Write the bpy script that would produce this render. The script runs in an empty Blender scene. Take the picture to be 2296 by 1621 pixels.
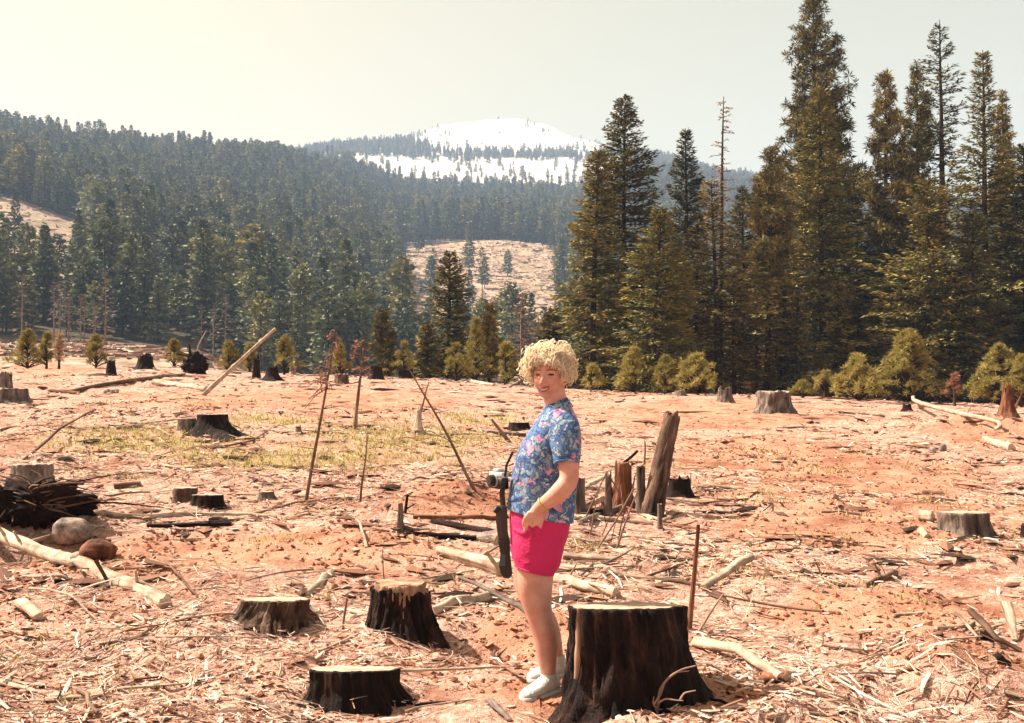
import bpy, math, random
import numpy as np
from mathutils import Vector, Matrix

# ------------------------------------------------------------------ camera, sky, sun, exposure
SC = bpy.context.scene
COL = SC.collection
W0, H0, F0 = 2296.0, 1621.0, 2551.0          # measuring frame of the photograph and focal length in its pixels
HOR = 880.0                                   # row of the true horizon in that frame
HC = 1.377                                    # camera height above the ground it stands on
PITCH = math.atan((HOR - H0 / 2) / F0)
cam_data = bpy.data.cameras.new("camera")
cam_data.sensor_width = 36.0
cam_data.lens = 36.0 * F0 / W0
cam_data.clip_start = 0.05
cam_data.clip_end = 20000
cam = bpy.data.objects.new("view_camera", cam_data)
COL.objects.link(cam)
cam.location = (0, 0, HC)
cam.rotation_euler = (math.pi / 2 + PITCH, 0, 0)
SC.camera = cam

SUN_DIR = Vector((-0.80, 0.30, 1.00)).normalized()     # towards the sun: left, a little behind the scene
world = bpy.data.worlds.new("World")
SC.world = world
world.use_nodes = True
wn, wl = world.node_tree.nodes, world.node_tree.links
bg = wn["Background"]
sky = wn.new("ShaderNodeTexSky")
sky.sky_type = 'NISHITA'
sky.sun_disc = False
sky.sun_elevation = math.asin(SUN_DIR.z)
sky.sun_rotation = math.atan2(SUN_DIR.x, SUN_DIR.y)
sky.altitude = 1500
sky.air_density = 0.9
sky.dust_density = 6.0
sky.ozone_density = 0.3
warm = wn.new("ShaderNodeMix")
warm.data_type = 'RGBA'
warm.blend_type = 'MULTIPLY'
warm.inputs[0].default_value = 1.0
warm.inputs[7].default_value = (1.93, 1.19, 0.46, 1)   # the print's yellowed sky
wl.new(sky.outputs[0], warm.inputs[6])
wl.new(warm.outputs[2], bg.inputs[0])
bg.inputs[1].default_value = 0.091

sun_data = bpy.data.lights.new("sun", 'SUN')
sun_data.energy = 5.0
sun_data.angle = math.radians(0.5)
sun_data.color = (1.0, 0.92, 0.80)
sun = bpy.data.objects.new("sun", sun_data)
COL.objects.link(sun)
sun.rotation_euler = (-SUN_DIR).to_track_quat('-Z', 'Y').to_euler()

SC.view_settings.view_transform = 'Standard'
SC.view_settings.look = 'None'
SC.view_settings.gamma = 1
SC.view_settings.use_curve_mapping = False
SC.view_settings.exposure = 1.6
SC.render.engine = 'CYCLES'
SC.cycles.use_denoising = True
SC.cycles.max_bounces = 6
SC.cycles.volume_bounces = 0

random.seed(7)
RNG = np.random.default_rng(11)


def rng(seed):
    return np.random.default_rng(seed)


# ------------------------------------------------------------------ noise
def vnoise(x, y, seed=0):
    x = np.asarray(x, float); y = np.asarray(y, float)
    xi = np.floor(x).astype(np.int64); yi = np.floor(y).astype(np.int64)
    fx = x - xi; fy = y - yi
    fx = fx * fx * (3 - 2 * fx); fy = fy * fy * (3 - 2 * fy)

    def h(a, b):
        n = (a * 374761393 + b * 668265263 + seed * 982451653) & 0xffffffff
        n = ((n ^ (n >> 13)) * 1274126177) & 0xffffffff
        n = n ^ (n >> 16)
        return (n & 0xffff) / 65535.0
    return ((h(xi, yi) * (1 - fx) + h(xi + 1, yi) * fx) * (1 - fy)
            + (h(xi, yi + 1) * (1 - fx) + h(xi + 1, yi + 1) * fx) * fy)


def fbm(x, y, octv=4, seed=0):
    s = 0; a = 0.5; t = 0
    for k in range(octv):
        s = s + a * vnoise(x, y, seed + k * 17); t += a
        x = x * 2.03 + 5.1; y = y * 2.03 + 1.7; a *= 0.5
    return s / t * 2 - 1


def sstep(a, b, x):
    t = np.clip((np.asarray(x, float) - a) / (b - a), 0, 1)
    return t * t * (3 - 2 * t)


# ------------------------------------------------------------------ mesh building
class MB:
    """collects vertices, faces, per-vertex tint and grain coordinates; build() makes ONE mesh object"""

    def __init__(self):
        self.v = []; self.f = []; self.tex = []; self.tint = []; self.n = 0

    def add(self, v, f, tex=None, tint=0.5, mi=0):
        v = np.asarray(v, np.float32).reshape(-1, 3)
        if not isinstance(f, (list, tuple)):
            f = [f]
        for q in f:
            q = np.asarray(q, np.int64)
            if len(q):
                self.f.append((q + self.n, mi))
        self.v.append(v)
        self.tex.append(v if tex is None else np.asarray(tex, np.float32).reshape(-1, 3))
        self.tint.append(np.broadcast_to(np.asarray(tint, np.float32), (len(v),)))
        self.n += len(v)

    def mesh(self, name, mats, smooth=True):
        me = bpy.data.meshes.new(name)
        v = np.concatenate(self.v)
        me.vertices.add(len(v))
        me.vertices.foreach_set("co", v.ravel())
        loops = np.concatenate([q.ravel() for q, m in self.f])
        sizes = np.concatenate([np.full(len(q), q.shape[1]) for q, m in self.f])
        mids = np.concatenate([np.full(len(q), m) for q, m in self.f])
        starts = np.concatenate([[0], np.cumsum(sizes)[:-1]])
        me.loops.add(len(loops))
        me.loops.foreach_set("vertex_index", loops.astype(np.int32))
        me.polygons.add(len(sizes))
        me.polygons.foreach_set("loop_start", starts.astype(np.int32))
        me.polygons.foreach_set("material_index", mids.astype(np.int32))
        me.polygons.foreach_set("use_smooth", np.full(len(sizes), smooth))
        a = me.attributes.new("tex", 'FLOAT_VECTOR', 'POINT')
        a.data.foreach_set("vector", np.concatenate(self.tex).ravel())
        a = me.attributes.new("tint", 'FLOAT', 'POINT')
        a.data.foreach_set("value", np.concatenate(self.tint))
        for m in (mats if isinstance(mats, (list, tuple)) else [mats]):
            me.materials.append(m)
        me.update(calc_edges=True)
        return me

    def build(self, name, mats, parent=None, smooth=True):
        return link(name, self.mesh(name, mats, smooth), parent)


def link(name, me, parent=None):
    o = bpy.data.objects.new(name, me)
    COL.objects.link(o)
    if parent:
        o.parent = parent
    return o


def tag(o, label=None, cat=None, group=None, kind=None):
    if label: o["label"] = label
    if cat: o["category"] = cat
    if group: o["group"] = group
    if kind: o["kind"] = kind
    return o


def thing(name, label, cat, loc, group=None, rot=(0, 0, 0)):
    o = bpy.data.objects.new(name, None)
    COL.objects.link(o)
    o.empty_display_size = 0.1
    o.location = loc
    o.rotation_euler = rot
    return tag(o, label, cat, group)


def tube(mb, pts, rad, seg=8, tint=0.5, mi=0, cap_mi=None, rough=0.0, seed=0, caps=True, flat=1.0):
    """a bent tapering round bar along pts"""
    P = np.asarray(pts, float); n = len(P)
    R = np.broadcast_to(np.asarray(rad, float), (n,))
    T = np.gradient(P, axis=0)
    T /= np.linalg.norm(T, axis=1, keepdims=True) + 1e-9
    up = np.array([0, 0, 1.0]) if abs(T[0][2]) < 0.9 else np.array([1.0, 0, 0])
    A = np.zeros((n, 3)); a = np.cross(up, T[0])
    for i in range(n):
        a = a - T[i] * a.dot(T[i]); a /= np.linalg.norm(a) + 1e-9
        A[i] = a
    B = np.cross(T, A)
    th = np.linspace(0, 2 * np.pi, seg, endpoint=False)
    c, s = np.cos(th), np.sin(th)
    L = np.concatenate([[0], np.cumsum(np.linalg.norm(np.diff(P, axis=0), axis=1))])
    rr = R[:, None] * np.ones((1, seg))
    if rough:
        g = rng(seed + 5)
        rr = rr * (1 + rough * (g.random((n, seg)) - 0.5) * 1.2 + rough * 0.6 * np.sin(th * 3 + g.random() * 6)[None])
    V = P[:, None] + A[:, None] * (rr * c)[..., None] + B[:, None] * (rr * s * flat)[..., None]
    tex = np.stack([(R[:, None] * c), (R[:, None] * s), np.repeat(L[:, None], seg, 1)], -1) + np.array([seed * 1.7 % 9, 0, seed * 3.1 % 17])
    i = np.arange(n - 1)[:, None] * seg; j = np.arange(seg)[None]; k = (j + 1) % seg
    q = np.stack([i + j, i + k, i + seg + k, i + seg + j], -1).reshape(-1, 4)
    mb.add(V, q, tex, tint, mi)
    if caps:
        cm = mi if cap_mi is None else cap_mi
        for e, ring, off in ((0, V[0], -1), (n - 1, V[-1], 1)):
            cen = ring.mean(0) + T[e] * off * R[e] * 0.04
            vv = np.concatenate([ring, cen[None]])
            jj = np.arange(seg); kk = (jj + 1) % seg
            f = np.stack([kk, jj, np.full(seg, seg)], -1) if off < 0 else np.stack([jj, kk, np.full(seg, seg)], -1)
            tx = np.concatenate([np.stack([R[e] * c, R[e] * s, 0 * c], -1), np.zeros((1, 3))])
            mb.add(vv, f, tx, tint, cm)


def bend(p0, p1, n=8, amp=0.05, seed=0, sag=0.0):
    p0 = np.array(p0, float); p1 = np.array(p1, float)
    g = rng(seed)
    t = np.linspace(0, 1, n)[:, None]
    L = np.linalg.norm(p1 - p0)
    w = np.zeros((n, 3))
    for k in (1, 2, 3):
        w += np.sin(np.pi * k * t) * g.normal(size=3) * amp * L / k ** 1.5
    w[:, 2] *= 0.4
    P = p0 + (p1 - p0) * t + w
    P[:, 2] -= sag * (np.sin(np.pi * t)[:, 0])
    return P


# ------------------------------------------------------------------ materials
def mix_rgb(nt, a, b, fac, mode='MIX'):
    m = nt.nodes.new("ShaderNodeMix"); m.data_type = 'RGBA'; m.blend_type = mode
    for sock, val in ((m.inputs[0], fac), (m.inputs[6], a), (m.inputs[7], b)):
        if isinstance(val, (int, float)):
            sock.default_value = val
        elif isinstance(val, tuple):
            sock.default_value = (*val, 1) if len(val) == 3 else val
        else:
            nt.links.new(val, sock)
    return m.outputs[2]


def ramp(nt, fac, stops, interp='LINEAR'):
    r = nt.nodes.new("ShaderNodeValToRGB"); r.color_ramp.interpolation = interp
    e = r.color_ramp.elements
    while len(e) < len(stops):
        e.new(0.5)
    for k, (p, c) in enumerate(stops):
        e[k].position = p
        e[k].color = (c, c, c, 1) if isinstance(c, (int, float)) else (*c, 1)
    nt.links.new(fac, r.inputs[0])
    return r.outputs[0]


def attr(nt, name, what='Vector'):
    a = nt.nodes.new("ShaderNodeAttribute"); a.attribute_name = name
    return a.outputs[what]


def noise(nt, vec, scale, detail=4, rough=0.6, stretch=None):
    if stretch:
        m = nt.nodes.new("ShaderNodeMapping"); m.inputs[3].default_value = stretch
        nt.links.new(vec, m.inputs[0]); vec = m.outputs[0]
    n = nt.nodes.new("ShaderNodeTexNoise"); n.inputs['Scale'].default_value = scale
    n.inputs['Detail'].default_value = detail; n.inputs['Roughness'].default_value = rough
    nt.links.new(vec, n.inputs['Vector'])
    return n.outputs['Fac']


def voro(nt, vec, scale, out='Distance', feature='F1', rand=1.0):
    n = nt.nodes.new("ShaderNodeTexVoronoi"); n.feature = feature
    n.inputs['Scale'].default_value = scale; n.inputs['Randomness'].default_value = rand
    nt.links.new(vec, n.inputs['Vector'])
    return n.outputs[out]


def math_node(nt, op, a, b=None, clamp=False):
    m = nt.nodes.new("ShaderNodeMath"); m.operation = op; m.use_clamp = clamp
    for s, v in ((m.inputs[0], a), (m.inputs[1], b)):
        if v is None: continue
        if isinstance(v, (int, float)): s.default_value = v
        else: nt.links.new(v, s)
    return m.outputs[0]


def bump(nt, h, strength=0.5, dist=0.02):
    b = nt.nodes.new("ShaderNodeBump"); b.inputs['Strength'].default_value = strength
    b.inputs['Distance'].default_value = dist
    nt.links.new(h, b.inputs['Height'])
    return b.outputs[0]


def new_mat(name):
    m = bpy.data.materials.new(name); m.use_nodes = True
    nt = m.node_tree
    return m, nt, nt.nodes["Principled BSDF"]


ALB = 0.74            # the film's exposure is set for darker, real-world albedos


def finish(nt, bs, col, rough=0.9, nrm=None, spec=0.2, alb=ALB):
    col = mix_rgb(nt, col, (alb, alb, alb), 1.0, 'MULTIPLY')
    nt.links.new(col, bs.inputs['Base Color'])
    bs.inputs['Roughness'].default_value = rough
    bs.inputs['Specular IOR Level'].default_value = spec
    if nrm is not None: nt.links.new(nrm, bs.inputs['Normal'])
    return col


def wood_mat(name, stops, scale=9, stretch=(1, 1, 0.14), bscale=None, bstr=0.8, bdist=0.015, blotch=None, tinted=False, rough=0.9):
    m, nt, bs = new_mat(name)
    tex = attr(nt, "tex")
    n1 = noise(nt, tex, scale, 6, 0.65, stretch)
    col = ramp(nt, n1, stops)
    n2 = noise(nt, tex, scale * 0.35, 3, 0.6)
    col = mix_rgb(nt, col, ramp(nt, n2, [(0.35, (0.55, 0.5, 0.47)), (0.65, (1.15, 1.12, 1.08))]), 1.0, 'MULTIPLY')
    if blotch:
        n3 = noise(nt, tex, blotch[0], 4, 0.7, blotch[3] if len(blotch) > 3 else None)
        col = mix_rgb(nt, col, blotch[1], ramp(nt, n3, [(blotch[2], 0.0), (min(blotch[2] + 0.07, 1), 1.0)]))
    if tinted:
        t = attr(nt, "tint", 'Fac')
        col = mix_rgb(nt, col, ramp(nt, t, [(0, (0.35, 0.3, 0.28)), (1, (1.3, 1.3, 1.3))]), 1.0, 'MULTIPLY')
    nb = noise(nt, tex, bscale or scale * 1.6, 5, 0.7, stretch)
    finish(nt, bs, col, rough, bump(nt, nb, bstr, bdist))
    return m


M = {}
M['char'] = wood_mat("charred_bark", [(0.3, (0.008, 0.006, 0.006)), (0.5, (0.022, 0.012, 0.011)), (0.62, (0.075, 0.036, 0.028)), (0.74, (0.20, 0.12, 0.09)), (0.85, (0.34, 0.24, 0.19))], 15, (1, 1, 0.22), bdist=0.05, bstr=1.0, blotch=(9, (0.42, 0.31, 0.25), 0.70, (1, 1, 0.45)))
M['burnt'] = wood_mat("burnt_wood", [(0.35, (0.012, 0.007, 0.008)), (0.6, (0.03, 0.014, 0.014)), (0.85, (0.09, 0.035, 0.028))], 9, bdist=0.04)
M['bark'] = wood_mat("grooved_brown_bark", [(0.36, (0.03, 0.018, 0.014)), (0.5, (0.17, 0.10, 0.075)), (0.7, (0.36, 0.25, 0.19))], 13, (1, 1, 0.13), bdist=0.05)
M['greybark'] = wood_mat("weathered_grey_bark", [(0.32, (0.04, 0.03, 0.03)), (0.48, (0.22, 0.17, 0.15)), (0.7, (0.46, 0.38, 0.33))], 12, (1, 1, 0.12), bdist=0.04)
M['redwood'] = wood_mat("reddish_rotten_wood", [(0.3, (0.05, 0.02, 0.014)), (0.5, (0.24, 0.09, 0.05)), (0.7, (0.46, 0.24, 0.15))], 12, (1, 1, 0.1), bdist=0.03)
M['bleach'] = wood_mat("bleached_wood", [(0.32, (0.16, 0.10, 0.075)), (0.42, (0.52, 0.39, 0.30)), (0.55, (0.68, 0.54, 0.43)), (0.72, (0.80, 0.68, 0.56))], 22, (1, 1, 0.05), bdist=0.014, blotch=(3, (0.28, 0.19, 0.14), 0.64, (1, 1, 0.3)))
M['brownlog'] = wood_mat("brown_dead_wood", [(0.3, (0.06, 0.035, 0.025)), (0.5, (0.22, 0.13, 0.09)), (0.75, (0.45, 0.32, 0.23))], 10, (1, 1, 0.08), bdist=0.015)
M['trunk'] = wood_mat("conifer_trunk_bark", [(0.3, (0.025, 0.015, 0.013)), (0.55, (0.085, 0.05, 0.04)), (0.8, (0.17, 0.10, 0.075))], 5, (1, 1, 0.2), bdist=0.04)
M['deadtwig'] = wood_mat("pale_dead_twig_bark", [(0.3, (0.22, 0.13, 0.11)), (0.6, (0.42, 0.28, 0.23)), (0.8, (0.5, 0.38, 0.3))], 8, bdist=0.01)


def cut_mat(name, base, dark):
    m, nt, bs = new_mat(name)
    tex = attr(nt, "tex")
    sx = nt.nodes.new("ShaderNodeVectorMath"); sx.operation = 'LENGTH'
    nt.links.new(tex, sx.inputs[0])
    w = math_node(nt, 'ADD', math_node(nt, 'MULTIPLY', sx.outputs['Value'], 260), math_node(nt, 'MULTIPLY', noise(nt, tex, 6), 9))
    rings = math_node(nt, 'MULTIPLY_ADD', math_node(nt, 'SINE', w), 0.5)
    nt.nodes[-1].inputs[2].default_value = 0.5
    col = mix_rgb(nt, base, dark, math_node(nt, 'MULTIPLY', rings, 0.4))
    n = noise(nt, tex, 5, 5, 0.7)
    col = mix_rgb(nt, col, dark, ramp(nt, n, [(0.46, 0.0), (0.64, 0.95)]))
    finish(nt, bs, col, 0.8, bump(nt, noise(nt, tex, 50, 4, 0.7), 0.5, 0.004))
    return m


M['palewood'] = wood_mat("pale_pinkish_broken_wood", [(0.3, (0.24, 0.12, 0.08)), (0.5, (0.50, 0.30, 0.21)), (0.7, (0.70, 0.50, 0.37))], 14, (1, 1, 0.08), bdist=0.02)
M['cut'] = cut_mat("sawn_pale_wood", (0.70, 0.54, 0.40), (0.34, 0.20, 0.13))
M['cutgrey'] = cut_mat("weathered_sawn_wood", (0.55, 0.44, 0.35), (0.22, 0.15, 0.12))


def leaf_mat(name, c0, c1, c2, trans=0.3, vary=False):
    m, nt, bs = new_mat(name)
    t = attr(nt, "tint", 'Fac')
    col = ramp(nt, t, [(0, c0), (0.5, c1), (1, c2)])
    if vary:          # every tree has its own shade
        oi = nt.nodes.new("ShaderNodeObjectInfo")
        col = mix_rgb(nt, col, ramp(nt, oi.outputs['Random'], [(0.0, (0.62, 0.70, 0.80)), (0.35, (0.95, 0.97, 0.95)), (0.7, (1.15, 1.12, 0.95)), (1.0, (1.45, 1.25, 0.95))]), 1.0, 'MULTIPLY')
    col = finish(nt, bs, col, 0.75, None, 0.25)
    tr = nt.nodes.new("ShaderNodeBsdfTranslucent")
    nt.links.new(col, tr.inputs[0])
    mx = nt.nodes.new("ShaderNodeMixShader"); mx.inputs[0].default_value = trans
    nt.links.new(bs.outputs[0], mx.inputs[1]); nt.links.new(tr.outputs[0], mx.inputs[2])
    nt.links.new(mx.outputs[0], nt.nodes["Material Output"].inputs[0])
    return m


M['fir'] = leaf_mat("fir_needles", (0.020, 0.028, 0.015), (0.130, 0.130, 0.047), (0.50, 0.39, 0.11), 0.08)
M['firgreen'] = leaf_mat("green_fir_needles", (0.05, 0.06, 0.022), (0.17, 0.16, 0.045), (0.38, 0.31, 0.085), 0.10)
M['pine'] = leaf_mat("orange_tinged_pine_needles", (0.022, 0.028, 0.015), (0.155, 0.135, 0.047), (0.52, 0.37, 0.10), 0.08)
M['sapling'] = leaf_mat("young_pine_needles", (0.17, 0.145, 0.04), (0.36, 0.30, 0.08), (0.62, 0.50, 0.17), 0.3)
M['farfir'] = leaf_mat("far_forest_needles", (0.060, 0.090, 0.070), (0.18, 0.20, 0.125), (0.40, 0.385, 0.20), 0.10, True)
M['rust'] = leaf_mat("rust_red_dead_needles", (0.22, 0.09, 0.06), (0.42, 0.18, 0.12), (0.55, 0.30, 0.22))
M['tan'] = leaf_mat("faded_tan_needles", (0.20, 0.12, 0.06), (0.36, 0.22, 0.10), (0.5, 0.33, 0.18))
M['grass'] = leaf_mat("yellow_green_grass_blades", (0.34, 0.30, 0.09), (0.50, 0.43, 0.15), (0.66, 0.55, 0.27), 0.35)


# ------------------------------------------------------------------ terrain
def u_of_t(t):
    return W0 / 2 + F0 * t


CREST_U = np.array([-600, 0, 400, 600, 900, 1050, 1300, 1450, 1700, 2000, 2296, 2900])
CREST_V = np.array([812, 815, 812, 826, 836, 846, 866, 873, 876, 892, 903, 915])
RC = 50.0
CREST_S = ((HOR - CREST_V) / F0 * RC + HC) / (RC - 4.5)

HILL_R = np.array([110, 150, 200, 300, 420, 500, 700, 900, 1300, 1800, 2000, 2600, 3500, 6000.])
HILL_U = np.array([-500, 0, 200, 400, 600, 750, 900, 1000, 1100, 1160, 1220, 1300, 1400, 1500, 1650, 2000, 2296, 2800])
HILL_V = np.array([
    [806, 785, 765, 640, 490, 435, 370, 320, 350, 380, 400, 420, 450, 500],
    [806, 785, 765, 640, 490, 435, 375, 322, 350, 380, 400, 420, 450, 500],
    [806, 785, 766, 660, 550, 490, 415, 347, 360, 380, 400, 420, 450, 500],
    [808, 798, 780, 690, 590, 530, 440, 367, 375, 385, 400, 420, 450, 500],
    [850, 850, 830, 720, 620, 560, 460, 380, 372, 365, 358, 380, 450, 500],
    [860, 865, 850, 750, 650, 595, 495, 436, 372, 343, 331, 360, 430, 500],
    [870, 880, 870, 790, 690, 640, 555, 500, 412, 342, 322, 316, 420, 500],
    [870, 885, 880, 800, 705, 660, 545, 500, 430, 352, 337, 274, 400, 500],
    [875, 890, 880, 800, 705, 655, 540, 500, 430, 354, 340, 261, 390, 500],
    [877, 890, 885, 800, 705, 655, 541, 500, 430, 354, 340, 261, 390, 500],
    [878, 890, 888, 800, 705, 655, 545, 502, 430, 354, 340, 273, 395, 500],
    [880, 890, 890, 800, 705, 655, 550, 505, 432, 357, 342, 308, 400, 500],
    [885, 900, 890, 800, 710, 660, 560, 505, 420, 352, 340, 333, 400, 500],
    [890, 910, 900, 800, 720, 670, 570, 500, 400, 372, 362, 370, 420, 500],
    [895, 915, 905, 820, 730, 680, 590, 520, 420, 405, 410, 425, 450, 520],
    [905, 920, 910, 830, 740, 690, 610, 550, 470, 460, 465, 470, 480, 520],
    [915, 925, 915, 840, 750, 700, 630, 570, 500, 490, 490, 490, 500, 520],
    [915, 925, 915, 840, 750, 700, 630, 570, 500, 490, 490, 490, 500, 520]], float)


def hill_v(u, r):
    u = np.clip(u, -500, 2799.9)
    lr = np.log(np.clip(r, 110, 6000)); LR = np.log(HILL_R)
    ui = np.clip(np.searchsorted(HILL_U, u, 'right') - 1, 0, len(HILL_U) - 2)
    fu = (u - HILL_U[ui]) / (HILL_U[ui + 1] - HILL_U[ui]); fu = fu * fu * (3 - 2 * fu) * 0.5 + fu * 0.5
    ri = np.clip(np.searchsorted(LR, lr, 'right') - 1, 0, len(LR) - 2)
    fr = (lr - LR[ri]) / (LR[ri + 1] - LR[ri])
    a = HILL_V[ui, ri] * (1 - fu) + HILL_V[ui + 1, ri] * fu
    b = HILL_V[ui, ri + 1] * (1 - fu) + HILL_V[ui + 1, ri + 1] * fu
    return a * (1 - fr) + b * fr


MOUNDS = []          # (x, y, radius, height): heaps and hollows


def ground_h(x, y, fine=True):
    x = np.asarray(x, float); y = np.asarray(y, float)
    r = np.hypot(x, y)
    az = np.arctan2(x, y)
    aa = np.clip(np.abs(az), 0, 1.1)
    t = np.sign(az) * np.tan(np.clip(aa, 0, 0.62))
    back = sstep(1.2, 2.6, np.abs(az))
    u = u_of_t(t)
    d = r * np.cos(np.clip(np.abs(az), 0, 0.62))      # depth
    s = np.interp(u, CREST_U, CREST_S) * (1 - back) + 0.02 * back
    k = 5.0
    dd = d - 4.5
    lin = 0.5 * (dd + np.sqrt(dd * dd + 1.0)) - 0.11
    e = d - RC
    soft = 0.5 * (e + np.sqrt(e * e + k * k))
    near = s * lin - (s + 0.035) * soft
    hv = hill_v(u, r)
    hv = hv * (1 - back) + 700 * back * sstep(100, 900, r) + 880 * back * (1 - sstep(100, 900, r))
    far = HC + (HOR - hv) / F0 * d
    w = sstep(72, 118, r)
    z = near * (1 - w) + far * w
    amp = sstep(3.0, 9, r) * (1 - sstep(70, 140, r))
    z = z + fbm(x * 0.35, y * 0.35, 3, 3) * 0.10 * amp * (1 - 0.6 * sstep(30, 50, r))
    z = z + fbm(x / 45, y / 45, 4, 9) * sstep(130, 320, r) * 4.0 * np.clip(r / 700, 0.3, 1.6)
    if fine:
        f = 1 - sstep(25, 60, r)
        clod = fbm(x * 5.5, y * 5.5, 3, 21)
        z = z + clod * 0.034 * f + np.maximum(fbm(x * 1.7, y * 1.7, 3, 5), 0) * 0.09 * f + np.maximum(fbm(x * 3.1, y * 3.1, 2, 15), 0.1) * 0.05 * f
        for mx, my, mr, mh in MOUNDS:
            q = np.exp(-((x - mx) ** 2 + (y - my) ** 2) / mr ** 2)
            z = z + q * mh * (1 + 0.6 * fbm(x * 4, y * 4, 3, 31))
    return z


CP, SP = math.cos(PITCH), math.sin(PITCH)


def ray(u, v):
    a = (u - W0 / 2) / F0; b = -(v - H0 / 2) / F0
    return np.array([a, CP - b * SP, SP + b * CP])


_D = np.geomspace(2.0, 3000, 1500)


def gpt(u, v):
    """point of the ground seen at row v, column u of the measuring frame"""
    d = ray(u, v)
    P = d[None] * _D[:, None] + np.array([0, 0, HC])
    h = ground_h(P[:, 0], P[:, 1])
    below = np.nonzero(P[:, 2] < h)[0]
    if not len(below):
        k = int(np.argmin(P[:, 2] - h)); return np.array([P[k, 0], P[k, 1], h[k]])
    k = max(below[0], 1)
    g0 = P[k - 1, 2] - h[k - 1]; g1 = P[k, 2] - h[k]
    f = g0 / (g0 - g1 + 1e-12)
    p = P[k - 1] * (1 - f) + P[k] * f
    p[2] = float(ground_h(p[0], p[1]))
    return p


def at_depth(u, v, y):
    """point at depth y seen at u, v"""
    d = ray(u, v)
    return d * (y / d[1]) + np.array([0, 0, HC])


def gz(x, y):
    return float(ground_h(x, y))


for (u, v, mr, mh) in ((2180, 1535, 0.40, 0.13), (2060, 1500, 0.3, 0.06), (1240, 1400, 0.35, 0.06), (1070, 1440, 0.25, -0.12), (1450, 1600, 0.5, 0.04),
                       (60, 1215, 0.65, -0.22), (90, 1170, 0.8, 0.16), (1300, 1590, 0.18, -0.06), (90, 825, 3.0, 0.5), (2240, 985, 2.2, 0.45), (1000, 1120, 0.9, 0.15),
                       (560, 1480, 0.5, 0.06), (1850, 1640, 0.3, 0.08), (2000, 1430, 0.5, 0.05)):
    p = gpt(u, v); MOUNDS.append((p[0], p[1], mr, mh))


def ell(u, v, cu, cv, ru, rv):
    return np.exp(-(((u - cu) / ru) ** 2 + ((v - cv) / rv) ** 2) ** 1.5)


BARE = [(600, 1235, 420, 50), (1950, 1180, 330, 60), (1900, 1080, 300, 55), (1600, 930, 260, 40), (2230, 985, 120, 28), (300, 1255, 200, 60), (1950, 1390, 260, 60), (1330, 1560, 260, 60), (2150, 1520, 200, 40), (700, 900, 420, 26), (1700, 1020, 250, 40), (1500, 1600, 400, 40), (1000, 1150, 120, 25), (120, 830, 90, 12), (1180, 1430, 130, 50)]
GREEN = [(330, 995, 230, 34), (700, 1030, 330, 28), (930, 990, 220, 40), (1080, 945, 110, 16), (600, 945, 140, 14), (420, 1030, 60, 20)]


def screenish(x, y):
    """frame coordinates of ground points (used only to lay out patches of ground where the photograph has them)"""
    x = np.asarray(x, float); y = np.asarray(y, float)
    z = ground_h(x, y, False) - HC
    dep = np.maximum(y * CP + z * SP, 0.3)
    return W0 / 2 + F0 * x / dep, H0 / 2 - F0 * (z * CP - y * SP) / dep


def patches(x, y, lst):
    u, v = screenish(x, y)
    m = np.zeros_like(u)
    for e in lst:
        m = np.maximum(m, ell(u, v, *e))
    return m * (np.asarray(y) > 1)


# polar sheet, finer towards the viewpoint and inside the view
AZ = np.concatenate([np.linspace(-math.pi, -0.62, 60, endpoint=False), np.linspace(-0.62, 0.62, 330, endpoint=False), np.linspace(0.62, math.pi, 60, endpoint=False)])
RR = np.geomspace(0.5, 3300, 760)


def zone_hill(x, y):
    r = np.hypot(x, y); u = u_of_t(x / np.maximum(y, 1e-3)); inv = (y > 0)
    wob = fbm(x / 60, y / 60, 3, 41)
    uw = u + wob * 60; rw = r * (1 + wob * 0.07)
    snow = sstep(1230, 1330, rw) * sstep(640, 720, uw) * (1 - sstep(1480, 1560, uw)) * inv
    cut = sstep(300, 325, rw) * (1 - sstep(700, 712, rw)) * sstep(880, 905, uw + (r - 560) * 0.12) * (1 - sstep(1262, 1290, uw)) * inv
    cut = np.maximum(cut, sstep(300, 320, rw) * (1 - sstep(492, 500, rw)) * (1 - sstep(185, 215, uw)) * sstep(-500, -400, uw) * inv)
    cut = np.maximum(cut, (1 - sstep(196, 212, rw)) * (1 - sstep(520, 640, uw)) * sstep(-600, -500, uw))
    return snow, cut


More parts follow.
